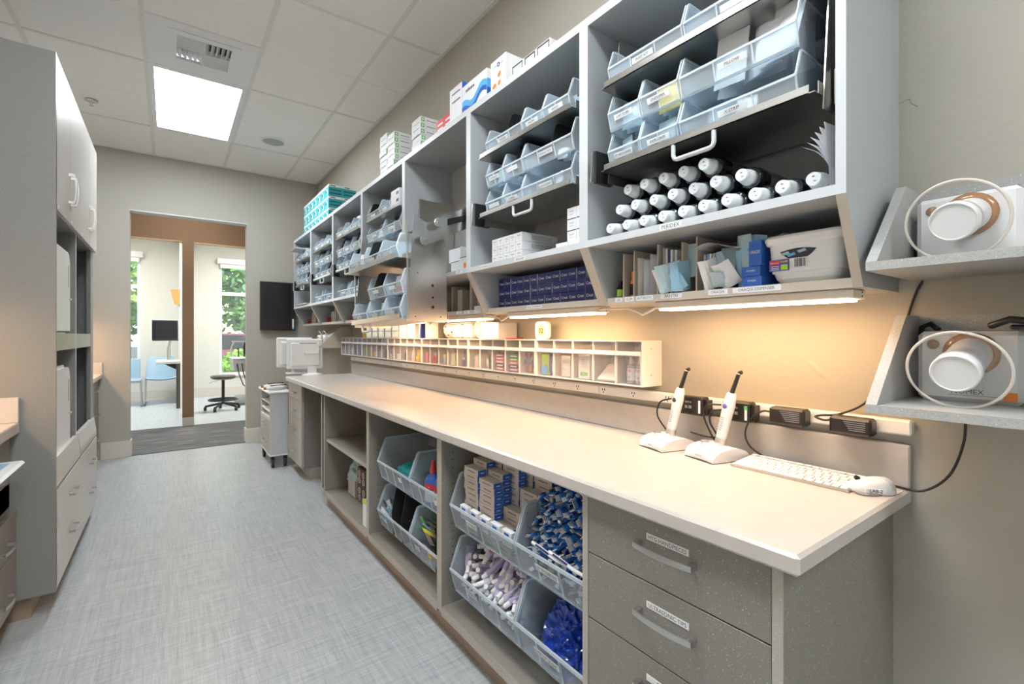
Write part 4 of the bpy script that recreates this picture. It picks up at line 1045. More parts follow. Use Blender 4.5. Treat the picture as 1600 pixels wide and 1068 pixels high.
simple('card_stack', 'stack of ruled white cards leaning in the second tilt bin', 'card', MB().mat('paper').prism([(1.362, TB), (1.43, TB+.055), (1.425, TB+.062), (1.357, TB+.006)], 'y', y0+.006, y1-.010))
y0, y1 = slot_y(2)
t = thing('floss_carton', 'tall white carton with green band in the third tilt bin', 'carton', (1.375, y0+.055, TB))
MB().mat('carton_white').box(-.012, .012, -.032, .032, 0, .098).build('box', t); b = MB().mat('green').box(-.0128, -.0121, -.020, .020, .012, .026).build('band', t); lettering(b, 'floss', (-.0132, 0, .019), .008, '-x', 'label', local=True)
for k in range(6): MB().mat('ink_grey').box(-.0126, -.0121, -.018, .014, .046+k*.006, .0475+k*.006).build('print_line', t)
y0, y1 = slot_y(3)
t = thing('sample_packet', 'white sample packet with green print in the fourth tilt bin', 'packet', (1.372, y0+.055, TB))
pouch_mesh(MB(), (0, 0, 0), .056, .088, .010).build('pouch', t); lettering(t, 'Tom', (-.0065, .0, .062), .011, '-x', 'green', local=True); lettering(t, 'floss', (-.0065, 0, .032), .009, '-x', 'green', local=True)
y0, y1 = slot_y(4)
t = thing('sample_packet', 'lime and blue sample packet in the fifth tilt bin', 'packet', (1.372, y0+.072, TB))
pouch_mesh(MB(), (0, 0, 0), .05, .09, .010, m='lime').build('pouch', t); MB().mat('sky_blue').prism([(-.024, .003), (.024, .003), (.02, .04), (-.02, .046)], 'x', -.0075, -.0068).build('print', t)
simple('sample_packet', 'dark blue tube sample leaning in the fifth tilt bin', 'packet', pouch_mesh(MB(), (1.37, y0+.03, TB), .022, .092, .012, m='navy'))
simple('sample_packet', 'silver blue tube sample at the near side of the fifth tilt bin', 'packet', pouch_mesh(MB(), (1.372, y0+.008+.006, TB), .024, .07, .012, m='light_blue'))
# second unit: wrapped picks, retainer cases
y0, y1 = slot_y(5)
rnd = random.Random(5)
for k in range(16):
    m = ('orange', 'orange', 'navy', 'yellow', 'blue')[k % 5]
    simple('floss_pick', 'small coloured floss pick heaped in the sixth tilt bin', 'floss pick', pouch_mesh(MB(), (1.362+rnd.uniform(0, .04), y0+.012+rnd.uniform(0, .08), TB+.004+(k//4)*.019), .016, .036, .006, rnd.uniform(-.8, .8), rnd.uniform(-.3, .3), m), 'floss picks in the sixth tilt bin')
def cases(n, cols, where):
    y0, y1 = slot_y(n)
    for k, m in enumerate(cols):
        z = TB+k*.0165; simple('retainer_case', '%s retainer case, %s from the bottom in the %s tilt bin' % ({'magenta': 'magenta', 'navy': 'navy', 'orange': 'orange', 'green': 'green', 'red': 'red', 'pink': 'pink', 'blue': 'blue'}[m], ORD[k], where), 'case', MB().mat(m).box(1.358, 1.42, y0+.006, y1-.006, z+.0006, z+.0158, b=.007).mat('label').box(1.3574, 1.358, y0+.025, y1-.03, z+.005, z+.011), 'retainer cases in the tilt bins')
cases(6, ['magenta', 'navy', 'orange', 'green', 'green'], 'seventh'); cases(7, ['red', 'navy', 'pink', 'pink', 'pink'], 'eighth')
misc = {8: ('carton', 'black'), 9: ('paper_warm', 'paper'), 10: ('navy', 'light_blue'), 11: ('paper', 'lime'), 12: ('light_blue', 'yellow'), 13: ('red', 'carton_grey'), 14: ('pink', 'paper'), 15: ('yellow', 'yellow'), 16: ('paper', 'lilac'), 17: ('navy', 'blue'), 18: ('paper', 'lilac'), 19: ('paper', 'paper'), 20: ('black', 'carton'), 21: ('carton', 'red'), 22: ('yellow', 'pink'), 23: ('yellow', 'red'), 24: ('green', 'lime'), 25: ('purple', 'lavender'), 26: ('navy', 'light_blue'), 27: ('paper', 'light_blue'), 28: ('light_blue', 'carton_grey'), 29: ('carton_grey', 'light_blue')}
cn = {'carton': 'tan', 'black': 'black', 'paper_warm': 'cream', 'paper': 'white', 'navy': 'navy', 'light_blue': 'light blue', 'lime': 'lime', 'yellow': 'yellow', 'red': 'red', 'carton_grey': 'grey', 'pink': 'pink', 'lilac': 'lilac', 'blue': 'blue', 'green': 'green', 'purple': 'purple', 'lavender': 'lavender'}
NTH = ORD+['fourteenth', 'fifteenth', 'sixteenth', 'seventeenth', 'eighteenth', 'nineteenth', 'twentieth', '21st', '22nd', '23rd', '24th', '25th', '26th', '27th', '28th', '29th', '30th']
for n, ms in misc.items():
    y0, y1 = slot_y(n); rnd = random.Random(n); cnt = rnd.choice((3, 4, 5))
    for k in range(cnt):
        m = ms[k % 2]; h = rnd.uniform(.035, .085)
        simple('sample_packet', '%s sample packet in the %s tilt bin from the near end' % (cn[m], NTH[n]), 'packet', pouch_mesh(MB(), (1.362+k*.011, y0+.03+rnd.uniform(0, .045), TB), rnd.uniform(.03, .05), h, .010, rnd.uniform(-.25, .25), rnd.uniform(-.1, .1), m), 'sample packets in the tilt bins')

# ------------------------------------------------------------------ things on top of the tilt bins
ZT2 = TZ1+.0005
t = thing('timer', 'white rounded digital timer standing on the tilt bins', 'timer', (1.385, 1.668, ZT2))
def rrect(w, h, r, n=6):
    p = []
    for cx, cz, a0 in ((w/2-r, h-r, 0), (-w/2+r, h-r, 90), (-w/2+r, r, 180), (w/2-r, r, 270)):
        for k in range(n+1):
            a = R(a0+90*k/n); p.append((cx+r*math.cos(a), cz+r*math.sin(a)))
    return p
MB().mat('white').prism(rrect(.085, .082, .022), 'x', -.010, .012).build('case', t); MB().mat('lcd').box(-.0112, -.0101, -.021, .021, .018, .064).build('display', t)
lettering(t, '02', (-.0116, 0, .040), .024, '-x', 'ink', local=True, bold=.02)
t = thing('lidded_box', 'white ribbed box with a slightly open lid on the tilt bins', 'box', (1.39, 2.03, ZT2))
b = MB().mat('white_soft').box(-.055, .06, -.075, .085, 0, .078)
for k in range(9): b.mat('white').box(-.0565, -.0552, -.072, .082, .006+k*.008, .0095+k*.008)
b.build('box', t); MB().mat('white').box(-.06, .063, -.08, .088, .0785, .084, b=.002).build('lid', t)
simple('folder', 'thin red folder below the white lidded box', 'folder', MB().mat('red').box(1.37, 1.45, 1.90, 1.945, ZT2, ZT2+.005))
t = thing('paper_roll', 'white round roll standing left of the lidded box', 'roll', (1.395, 2.175, ZT2+.055))
MB().mat('white_soft').lathe([(.054, -.03), (.055, -.026), (.055, .026), (.054, .03), (.018, .03), (.018, -.03), (.054, -.03)], 30, (0, 0, 0), (1, .2, 0)).build('roll', t)
for k, y in enumerate((2.305, 2.42)):
    t = thing('clear_tub', ['rounded clear tub left of the paper roll on the tilt bins', 'rounded clear tub beside the spotted pouf'][k], 'tub', (1.395, y, ZT2), 'clear tubs on the tilt bins')
    MB().mat('film').box(-.045, .05, -.05, .05, 0, .085, b=.012).build('tub', t); MB().mat('acrylic_rim').box(-.047, .052, -.052, .052, .0852, .092, b=.003).build('lid', t)
    for j in range(6): simple('cotton_roll', 'small pale cotton roll inside a clear tub', 'cotton roll', MB().mat(('paper', 'yellow', 'white')[j % 3] if k else 'paper').cyl((1.37+.02*(j % 3), y-.035, ZT2+.012+.018*(j//3)), (1.37+.02*(j % 3), y+.03, ZT2+.012+.018*(j//3)), .008, n=10), 'cotton rolls in the clear tubs')
rnd = random.Random(8)
def lump(u, v):
    a = 2*math.pi*u; p = math.pi*(v-.5); r = .052*(1+.07*math.sin(7*a+3*p)+.05*math.sin(11*p+a*4))
    return (r*math.cos(p)*math.cos(a), r*math.cos(p)*math.sin(a), r*math.sin(p)+.052)
t = thing('pouf', 'white pouf with black spots sitting on the tilt bins', 'pouf', (1.395, 2.545, ZT2)); m = MB().mat('white_soft').grid(lump, 28, 16); m.build('pouf', t)
for k in range(16):
    u, v = rnd.random(), rnd.uniform(.2, .85); q = Vector(lump(u, v)); n = (q-Vector((0, 0, .052))).normalized()
    MB().mat('ink').lathe([(.0, .0012), (rnd.uniform(.003, .005), .001), (.005, -.001)], 8, q+n*.0012, n).build('spot', t)
simple('divider_board', 'pale upright board standing left of the spotted pouf', 'board', MB().mat('carton').box(1.375, 1.45, 2.69, 2.70, ZT2, ZT2+.11).box(1.378, 1.381, 2.70, 2.88, ZT2, ZT2+.11))
simple('tube_box', 'narrow navy and white upright carton among the organizers', 'carton', MB().mat('navy').box(1.37, 1.44, 2.93, 2.955, ZT2, ZT2+.112).mat('paper').box(1.37, 1.44, 2.9555, 2.962, ZT2, ZT2+.112))
for k in range(7):
    y = 3.0+k*.142
    t = thing('organizer', 'clear organizer box of small parts, %s from the navy carton' % ORD[k], 'organizer', (1.40, y+.07, ZT2), 'clear organizers on the tilt bins')
    MB().mat('film').box(-.04, .05, -.066, .066, 0, .052).box(-.04, .05, -.066, .066, .0525, .105).build('drawers', t)
    for z in (.004, .056): MB().mat('acrylic_rim').box(-.0425, -.0405, -.06, .06, z, z+.044, b=.001).build('drawer_front', t)
    rnd = random.Random(k)
    for j in range(3):
        mm = ('pink', 'black', 'carton', 'red', 'paper', 'orange')[(k*2+j) % 6]
        simple('parts_packet', 'tiny coloured parts packet inside a clear organizer', 'packet', pouch_mesh(MB(), (1.372+j*.02, y+.04+j*.03, ZT2+(.0006 if j < 2 else .0535)), .03, .035, .006, .2, 0, mm), 'parts packets in the clear organizers')
t = thing('packet', 'yellow and green folded packet at the far end of the organizers', 'packet', (1.40, 4.15, ZT2))
pouch_mesh(MB(), (0, 0, 0), .12, .10, .03, m='yellow').build('pouch', t); MB().mat('olive').box(-.018, -.016, -.04, .0, .05, .09).build('print', t)

# ------------------------------------------------------------------ hopper bins
BM = {}
def bin_mesh(D, WD, H, ribs, big):
    k = (D, round(WD, 3), H, ribs, big)
    if k in BM: return BM[k]
    t = .0025 if not big else .004; a, r = ('bin_base', 'bin_base_rim') if big else ('bin', 'bin_rim')
    nose, sh = .46*H, .24*H; bf = .13*H
    prof = [(bf, 0), (0, nose), (sh*.85, H*.97), (sh, H), (D, H), (D-.01, 0)]
    mb = MB().mat(a)
    for y in (0, WD-t): mb.prism(prof, 'y', y, y+t)
    ang = Vector((-bf, nose)).normalized(); nx = Vector((ang.y, -ang.x))*-1
    mb.prism([(bf, .0005), (0, nose), (t, nose), (bf+t, .0005)], 'y', t, WD-t)
    mb.box(bf, D-.01, t, WD-t, 0, t); mb.prism([(D-.01, t), (D, H), (D-t, H), (D-.01-t, t)], 'y', t, WD-t)
    mb.mat(r); q = .0035 if not big else .006
    # thick rims: along the slope, the top and the front lip
    for y in (-.001, WD-t+.001):
        mb.prism([(-.0015, nose-q), (sh*.85-.0015, H*.97+.001), (sh, H+.001), (D, H+.001), (D, H-q), (sh+q*.4, H-q), (q, nose-q)], 'y', y-.0008, y+t+.0008)
        mb.prism([(bf-.0015, 0), (-.0015, nose), (q, nose), (bf+q, 0)], 'y', y-.0006, y+t+.0006)
    mb.prism([(-.002, nose-q*1.3), (-.002, nose+.001), (t+.001, nose+.001), (t+.001, nose-q*1.3)], 'y', 0, WD)
    mb.prism([(bf-.002, 0), (bf-.006, q*1.2), (bf+t, q*1.2), (bf+t, 0)], 'y', 0, WD)
    for i in range(1, ribs):
        y = WD*i/ribs; mb.prism([(bf-.0025, 0), (-.0025, nose), (0, nose), (bf, 0)], 'y', y-q*.6, y+q*.6)
    me = mb.mesh('hopper_bin'); BM[k] = me; return me
def dark_divider_mesh(D, H): 
    k = ('div', D, H)
    if k not in BM:
        BM[k] = MB().mat('black').prism([(.02, .004), (.012, H*.55), (.035, H*1.12), (.05, H*1.2), (D-.02, H*1.2), (D-.02, .004)], 'y', -.0015, .0015).mesh('divider')
    return BM[k]
rotI = Euler((0, 0, 0))
def hbin(label, loc, D, WD, H, ribs=3, big=False, text=None, tw=.06, rot=None, div=(), group=None, tpos=.5):
    t = thing('storage_bin', label, 'bin', loc, group, rot=rot)
    obj('shell', bin_mesh(D, WD, H, ribs, big), t)
    for d in div: obj('divider', dark_divider_mesh(D, H), t, (0, WD*d, 0))
    if text is not None:
        h = .016 if not big else .022; nose = .46*H; bf = .13*H
        X = Matrix.Rotation(math.atan2(bf, nose), 4, 'Y').inverted() if False else Matrix.Identity(4)
        zc = nose*.60; xc = bf*(1-.60)-.0035-(bf/nose)*h*.5
        lb = MB().mat('label').prism([(xc+(bf/nose)*h, zc-h/2), (xc, zc+h/2), (xc-.0008, zc+h/2), (xc-.0008+(bf/nose)*h, zc-h/2)], 'y', WD*tpos-tw/2, WD*tpos+tw/2).build('label', t)
        if text: lettering(lb, text, (xc-.0012+(bf/nose)*h*.3, WD*tpos, zc), h*.48, '-x', 'ink', wmax=tw*.9, local=True)
    return t
PM_CACHE = {}
def packet_mesh(w, h, t, m, m2=None):
    k = (round(w, 3), round(h, 3), t, m)
    if k not in PM_CACHE: PM_CACHE[k] = pouch_mesh(MB(), (0, 0, 0), w, h, t, m=m).mesh('packet')
    return PM_CACHE[k]
def fill(loc, D, WD, H, n, mats, label, group, seed, hmax=1.0, rot=None, name='packet', cat='packet', x0=.03):
    """loose flat packets standing one behind another in a bin"""
    rnd = random.Random(seed); B = Matrix.Translation(Vector(loc)) @ (rot.to_matrix().to_4x4() if rot is not None else Matrix.Identity(4))
    for k in range(n):
        w = min(WD*.8, rnd.choice((.05, .07, .085))); h = H*rnd.choice((.6, .75, .9))*hmax
        x = x0+(D-.06-x0)*(k+.5)/n; y = WD/2+rnd.uniform(-1, 1)*max(0, (WD-w)/2-.008)
        o = obj(name, packet_mesh(w, h, .010, mats[k % len(mats)]))
        o.matrix_world = B @ Matrix.Translation((x, y, .0035)) @ Euler((rnd.uniform(-.12, .12), rnd.uniform(.0, .25), rnd.uniform(-.3, .3))).to_matrix().to_4x4()
        tag(o, '%s packet, %s from the front, %s' % (cn.get(mats[k % len(mats)], mats[k % len(mats)]), NTH[k], label), cat, group)
XN = 1.1235; BH = .118; BD = .265
def binrow(i, rows, z, rowname, texts, divs, fills, rot=None, D=BD, xn=XN, H=BH, world=None):
    n = len(rows)
    for k, (a, b) in enumerate(sorted(rows, reverse=True)):        # from the far (left) end
        loc = Vector((xn, a, z)); 
        if world is not None: loc = world @ loc
        lab = 'clear bin, %s from the left %s of the %s' % (ORD[k], rowname, NAME[i])
        tx = texts[k] if k < len(texts) else None
        hbin(lab, loc, D, b-a, H, 3 if b-a > .2 else 2 if b-a > .12 else 1, False, tx, min(.075, (b-a)*.6), rot, divs.get(k, ()))
        f = fills[k] if k < len(fills) else None
        if f:
            ms, cnt, hm = f
            fill(loc, D, b-a, H, cnt, ms, '%s bin %s, %s' % (ORD[k], rowname, NAME[i]), 'packets in the bins of the '+NAME[i], i*100+k*7+int(z*50), hm, rot)
cn['white_soft'] = 'white'; cn['pouch'] = 'light blue'; cn['film'] = 'clear'; cn['carton_white'] = 'white'; cn['white'] = 'white'; cn['sky_blue'] = 'blue'; cn['lavender'] = 'lavender'
P = 'paper'; B_ = 'pouch'
# nearest cabinet
binrow(0, [(.912, 1.030), (.780, .906), (.477, .772)], 1.7318, 'on the lower tray', ['SP MED LONG', 'EXPLORER', 'X-STRIP'], {}, [([B_], 5, .9), ([B_, 'light_blue'], 5, .9), ([P, 'light_blue'], 9, .8)])
binrow(0, [(.912, 1.030), (.780, .906), (.477, .772)], 1.8520, 'in the stacked row', ['LAT TUBE', 'ENDUPER', 'PILLOW'], {}, [([B_, P], 5, .85), (['yellow', B_, 'film', P], 6, .9), ([P, P, 'white_soft', 'carton_white'], 18, 1.55)])
binrow(0, [(.767, 1.030), (.477, .760)], 1.9950, 'on the upper tray', ['POST KIT', ''], {}, [([P], 7, .5), ([B_, P], 6, .7)])
# second cabinet
R1 = [(1.622, 1.745), (1.490, 1.616), (1.200, 1.482)]
binrow(1, R1, 1.7318, 'on the lower tray', ['', 'S-STRIPS', 'ELASTIC RINGS'], {}, [([B_, P], 5, .9), ([B_], 5, .9), ([B_, P], 8, .8)])
binrow(1, R1, 1.8520, 'in the stacked row', ['RETRACT', '', 'TRIAD & TUCK'], {1: (.35,), 2: (.42,)}, [([B_, 'film'], 5, .9), ([B_, P], 5, .8), ([P, 'film', B_], 6, .6)])
binrow(1, [(1.490, 1.745), (1.360, 1.484), (1.215, 1.354)], 1.9950, 'on the upper tray', ['WEDGES', 'MATRIX', 'BANDS'], {0: (.42,)}, [([P], 6, .5), ([B_], 4, .7), (['black', P, 'light_blue', 'carton'], 7, 1.15)])
# fourth to last cabinets
def far_bay(i, a, b, seed):
    w = (b-a-.03)/3; rows = [(a+.015+k*w, a+.015+(k+1)*w-.006) for k in range(3)]
    binrow(i, rows, 1.7318, 'on the lower tray', ['', '', ''], {1: (.3,), 2: (.6,)}, [([P, B_], 4, 1.25), ([P], 4, 1.25), ([P, B_], 4, 1.25)])
    binrow(i, rows, 1.8520, 'in the stacked row', ['', '', ''], {0: (.4,), 2: (.5,)}, [([P], 4, 1.25), ([P, B_], 4, 1.25), ([P], 4, 1.25)])
    binrow(i, rows, 1.9950, 'on the upper tray', ['', '', ''], {}, [([P, 'pink'] if i == 5 else [P], 7, 1.4), ([P], 7, 1.4), ([P, 'lilac'], 7, 1.5)])
for i in (4, 5, 6): far_bay(i, BAYTRAY[i][0], BAYTRAY[i][1], i)
a, b = BAYTRAY[3]
binrow(3, [(a+.01, 2.99), (3.0, 3.29)], 1.7318, 'on the lower tray', ['', ''], {}, [([P], 8, 1.25), ([P], 8, 1.25)])
binrow(3, [(a+.01, 2.99), (3.0, 3.29)], 1.8520, 'in the stacked row', ['', ''], {}, [([P], 8, 1.3), ([P, 'pink', P], 8, 1.3)])
binrow(3, [(2.87, 3.05), (3.06, 3.29)], 1.9950, 'on the upper tray', ['', ''], {0: (.9,)}, [([B_], 5, .9), ([P], 5, .7)])
t = thing('carton', 'white carton with purple marks on the upper tray of the fourth wall cabinet', 'carton', (1.125, 2.715, 1.995)); MB().mat('carton_white').box(0, .12, 0, .13, 0, .11).build('box', t)
for z in (.03, .075): MB().mat('purple').box(-.001, -.0001, .01, .045, z, z+.018).build('print', t)
# bins standing on the fixed shelves of the fifth to seventh cabinets
for i, (a, b) in ((4, (3.45, 4.08)), (5, (4.20, 4.85))):
    w = (b-a)/2
    binrow(i, [(a+.005, a+w-.005), (a+w+.005, b-.005)], 1.5225, 'on the fixed shelf', ['', ''], {}, [(['pouch', 'black', P], 8, 1.15), ([P, B_, 'navy'], 8, 1.1)], xn=1.145)
for k in range(3): simple('card_box', 'tan card box leaning on the far cabinet shelf, %s from the aisle wall' % ORD[k], 'card box', MB().mat('divider').prism([(1.16+k*.05, 1.5222), (1.20+k*.05, 1.66), (1.225+k*.05, 1.655), (1.185+k*.05, 1.5222)], 'y', 5.05, 5.17), 'card boxes on the far cabinet shelf')
simple('binder', 'flat dark binder lying on the shelf of the far end cabinet', 'binder', MB().mat('black').box(1.14, 1.38, 5.25, 5.62, 1.5225, 1.537).mat('paper').box(1.15, 1.37, 5.26, 5.61, 1.5371, 1.548))
simple('paper_sheet', 'loose white papers sticking out at the top of the far end cabinet', 'paper', MB().mat('paper').prism([(1.06, 2.12), (1.25, 2.118), (1.25, 2.124), (1.06, 2.124)], 'y', 5.30, 5.60).mat('light_blue').prism([(1.07, 2.126), (1.25, 2.13), (1.25, 2.134), (1.07, 2.13)], 'y', 5.35, 5.58))
# lowered shelf of the third cabinet
def lb_rows(rows, z, x0, rowname, fills, divs={}):
    for k, (a, b) in enumerate(sorted(rows, reverse=True)):
        loc = PM @ Vector((x0, a, z)); hbin('clear bin, %s from the left %s of the lowered steel shelf' % (ORD[k], rowname), loc, .225, b-a, .112, 2, False, '', .06, PR_ROT, divs.get(k, ()))
        ms, cnt, hm = fills[k]
        fill(loc, .225, b-a, .112, cnt, ms, '%s bin %s, lowered steel shelf' % (ORD[k], rowname), 'packets in the bins of the lowered shelf', 900+k+int(z*90), hm, PR_ROT)
lb_rows([(.02, .20), (.205, .385), (.40, .585)], .003, .004, 'on the lower tray', [([B_], 4, .9), (['paper_warm', P], 5, .9), ([B_, P], 4, .9)])
lb_rows([(.02, .20), (.205, .385)], .118, .010, 'in the stacked row', [(['film', P], 5, .95), ([P, 'pouch'], 4, .9)], {0: (.7,)})
t = thing('carton', 'white carton with a pink band inside the lowered steel shelf', 'carton', PM @ Vector((.05, .05, .1225)), rot=PR_ROT); MB().mat('carton_white').box(.0, .10, 0, .09, 0, .085).build('box', t); MB().mat('pink').box(-.001, .101, -.001, .091, .012, .036).build('band', t)
lb_rows([(.02, .20), (.205, .385), (.395, .585)], .275, -.008, 'on the upper tray', [([P], 7, 1.1), ([P], 7, 1.1), ([B_], 4, .9)], {1: (.8,)})

# ------------------------------------------------------------------ rinse bottles, nearest cabinet
bt = thing('rinse_bottle', '', 'bottle', (0, 0, 0), 'dark rinse bottles on the nearest shelf')
MB().mat('bottle_dark').lathe([(.0, .23), (.030, .229), (.0325, .224), (.0325, .078), (.0315, .068), (.0285, .060), (.026, .055), (.0285, .051), (.0285, .047), (.0245, .044), (.019, .042), (.017, .040), (0, .040)], 24, (0, 0, 0), (1, 0, 0)).build('body', bt)
cp = MB().mat('cap_white').lathe([(.0140, .001), (.0152, 0), (.0165, .010), (.0172, .018), (.0182, .019), (.0192, .030), (.0202, .031), (.0208, .043), (.0, .044)], 24, (0, 0, 0), (1, 0, 0))
cp.lathe([(0, .0), (.0148, .0004)], 24, (0, 0, 0), (1, 0, 0), smooth=False); c_ = cp.build('cap', bt)
MB().mat('ink_grey').box(-.0006, .0006, -.003, .002, .004, .007).box(-.0006, .0006, -.006, -.001, -.006, -.004).build('print', c_)
MB().mat('bottle_label').lathe([(.0328, .09), (.0328, .20)], 24, (0, 0, 0), (1, 0, 0)).build('label', bt)
zb = 1.5225+.0327
cols = [1.0585-.0668*k for k in range(10)]
rowsB = [('bottom', zb, cols, 0), ('middle', zb+.0555, [c-.034 for c in cols[:7]], 0), ('top', zb+.111, [c-.068 for c in cols[:5]], 0)]
first = True; rnd = random.Random(3)
for rn, z, ys, _ in rowsB:
    for k, y in enumerate(ys):
        lab = 'dark rinse bottle with white cap, %s from the left in the %s row' % (ORD[k], rn)
        loc = (1.165+rnd.uniform(-.004, .006), y, z)
        if first: bt.location = loc; bt['label'] = lab; first = False
        else: copy_tree(bt, loc, lab)
# papers curling at the right side of the same shelf
t = thing('paper_stack', 'curling white papers standing at the end of the rinse bottle shelf', 'paper', (1.2, .43, 1.6))
for k in range(6):
    def sh(u, v, k=k):
        q = 1-k/5
        return (-.063+.13*u, -.020+.0012*k+v*v*(.010+.052*q), -.075+v*(.140-.040*q*v)+.012*u)
    MB().mat('paper').grid(sh, 4, 8).build('sheet', t)
# ------------------------------------------------------------------ sloped base of the nearest cabinet
ZB = Z1+.0004
def wedge(y, th, h, x0=1.236, m='divider'): return MB().mat(m).prism([(x0, ZB), (x0-.0, ZB+.02), (x0-.03+.0, ZB+h*.55) if False else (x0+.002, ZB+h), (1.435, ZB+h), (1.435, ZB)], 'y', y, y+th)
for k, (y, h) in enumerate(((1.062, .145), (1.018, .150), (.925, .156), (.838, .150), (.790, .158))):
    simple('shelf_divider', 'tan upright divider, %s from the left in the nearest sloped base' % ORD[k], 'divider', wedge(y, .005, h), 'tan dividers in the nearest sloped base')
def small_bottle(label, y, x, h, r, m, cm, gm):
    t = thing('small_bottle', label, 'bottle', (x, y, ZB)); MB().mat(m).lathe([(r, 0), (r, h*.62), (r*.55, h*.72), (r*.55, h*.75), (0, h*.75)], 16).build('body', t)
    MB().mat(cm).cyl((0, 0, h*.75), (0, 0, h), r*.72, n=14).build('cap', t); MB().mat(gm).lathe([(r*1.02, h*.08), (r*1.02, h*.5)], 16).build('label', t)
small_bottle('small black capped bottle with a lime label, at the left corner', 1.098, 1.26, .058, .012, 'bottle_dark', 'black', 'lime'); small_bottle('small black capped bottle with a white label, at the left corner', 1.077, 1.285, .065, .012, 'bottle_dark', 'black', 'label')
small_bottle('orange bottle with a black band between the first two dividers', 1.038, 1.262, .085, .014, 'orange', 'orange', 'black')
rnd = random.Random(21)
for k, (y, w, h, m, lab) in enumerate(((1.000, .12, .125, 'paper', 'crumpled white paper bag, left of three behind the antibiotic label'), (.975, .12, .115, 'paper', 'crumpled white paper bag, middle of three behind the antibiotic label'), (.950, .12, .13, 'paper', 'crumpled white paper bag, right of three behind the antibiotic label'))):
    simple('paper_bag', lab, 'paper bag', pouch_mesh(MB(), (1.30, y, ZB), .12, h, .024, R(82), 0, 'paper_warm' if k == 0 else 'paper'), 'white paper bags in the sloped base')
for k, (y, m) in enumerate(((.918, 'carton'), (.908, 'paper'), (.899, 'navy'), (.890, 'paper'), (.874, 'paper'))):
    simple('booklet', '%s booklet standing behind the second label, %s from the left' % (cn[m], ORD[k]), 'booklet', MB().mat(m).box(1.255, 1.40, y-.004, y+.0035, ZB, ZB+.145-.003*k), 'booklets in the nearest sloped base')
def crumple(label, y, z, w, h, m, yaw, lean, seed, cat='pouch', x=1.225, group='blue pouches in the sloped base'):
    rnd = random.Random(seed); ph = rnd.uniform(0, 6)
    kx = rnd.uniform(.25, .75); sl = rnd.uniform(-.35, .35); am = rnd.uniform(.010, .020)
    def f(u, v): return (am*abs(u-kx-sl*(v-.5))*2+.006*math.sin(4*v+ph)*(u-.5)+.010*max(0, v-.6)**1.0*(1 if ph > 3 else -1), (u-.5)*w, v*h)
    mb = MB().mat(m); mb.X = Matrix.Translation((x, y, z)) @ Euler((lean*.6, lean, yaw)).to_matrix().to_4x4(); mb.grid(f, 6, 6, False)
    mb.grid(lambda u, v: tuple(a+b for a, b in zip(f(u, v), (.004*math.sin(math.pi*u)*math.sin(math.pi*v)+.001, 0, 0))), 6, 6, False)
    return simple('pouch', label, cat, mb, group)
crumple('white sheet corner hanging out over the second label', .885, ZB+.004, .060, .075, 'paper', .2, -.25, 1)
crumple('light blue pouch drooping over the shelf lip', .862, ZB+.004, .075, .085, 'pouch', .5, -.35, 2); crumple('light blue pouch bent at the base of the heap', .84, ZB+.002, .06, .06, 'light_blue', -.4, -.5, 3)
crumple('tall light blue pouch leaning on the divider', .815, ZB+.045, .05, .10, 'pouch', .3, .1, 4, x=1.25); crumple('blue pouch folded low beside the divider', .828, ZB+.002, .06, .085, 'light_blue', .9, -.2, 5)
for k, (y, m) in enumerate(((.778, 'carton'), (.768, 'sky_blue'), (.760, 'paper'), (.750, 'carton'))): simple('booklet', '%s sheet pack right of the tall divider, %s in line' % (cn.get(m, m), ORD[k]), 'booklet', MB().mat(m).box(1.255, 1.41, y-.003, y+.003, ZB, ZB+.105), 'sheet packs beside the tall divider')
simple('paper_sheet', 'white paper lying across the sheet packs', 'paper', MB().mat('paper').grid(lambda u, v: (1.215+.18*v, .79-.13*u, ZB+.118+.012*math.sin(5*u)+.008*v), 8, 6))
for k, (y, z, w, h, m, yaw, lean) in enumerate(((.735, .002, .05, .085, 'paper', .5, -.4), (.718, .002, .045, .10, 'pouch', -.3, -.2), (.70, .03, .05, .09, 'pouch', .6, .1), (.685, .002, .05, .075, 'paper', .2, -.55), (.665, .04, .05, .10, 'pouch', -.5, .0), (.652, .002, .05, .10, 'light_blue', .3, -.1), (.705, .002, .05, .05, 'pouch', .9, -.7), (.64, .05, .055, .09, 'light_blue', .2, .15), (.75, .002, .05, .07, 'pouch', -.7, -.3))):
    crumple('%s pouch, %s in the messy heap left of the white basket' % (cn.get(m, m), ORD[k]), y, ZB+z, w, h, m, yaw, lean, 40+k, x=1.235+.01*(k % 3))
for k, (z0, dy) in enumerate(((0, .0), (.026, .003))):
    t = thing('carton', 'small blue carton lying left of the white basket, %s in its pile' % ('bottom', 'top')[k], 'carton', (1.232, .604+dy, ZB+z0)); MB().mat('blue').box(0, .09, -.0, .050, .0003, .0252).build('box', t); lettering(t, 'oraqix', (-.0006, .025, .014), .008, '-x', 'label', local=True, wmax=.036)
t = thing('carton', 'blue carton standing on end left of the white basket', 'carton', (1.234, .606, ZB+.0525)); MB().mat('blue').box(0, .05, 0, .032, .0003, .065).build('box', t); lettering(t, 'ORAQIX', (-.0006, .016, .035), .010, '-x', 'label', local=True, rotm=None, wmax=.026)
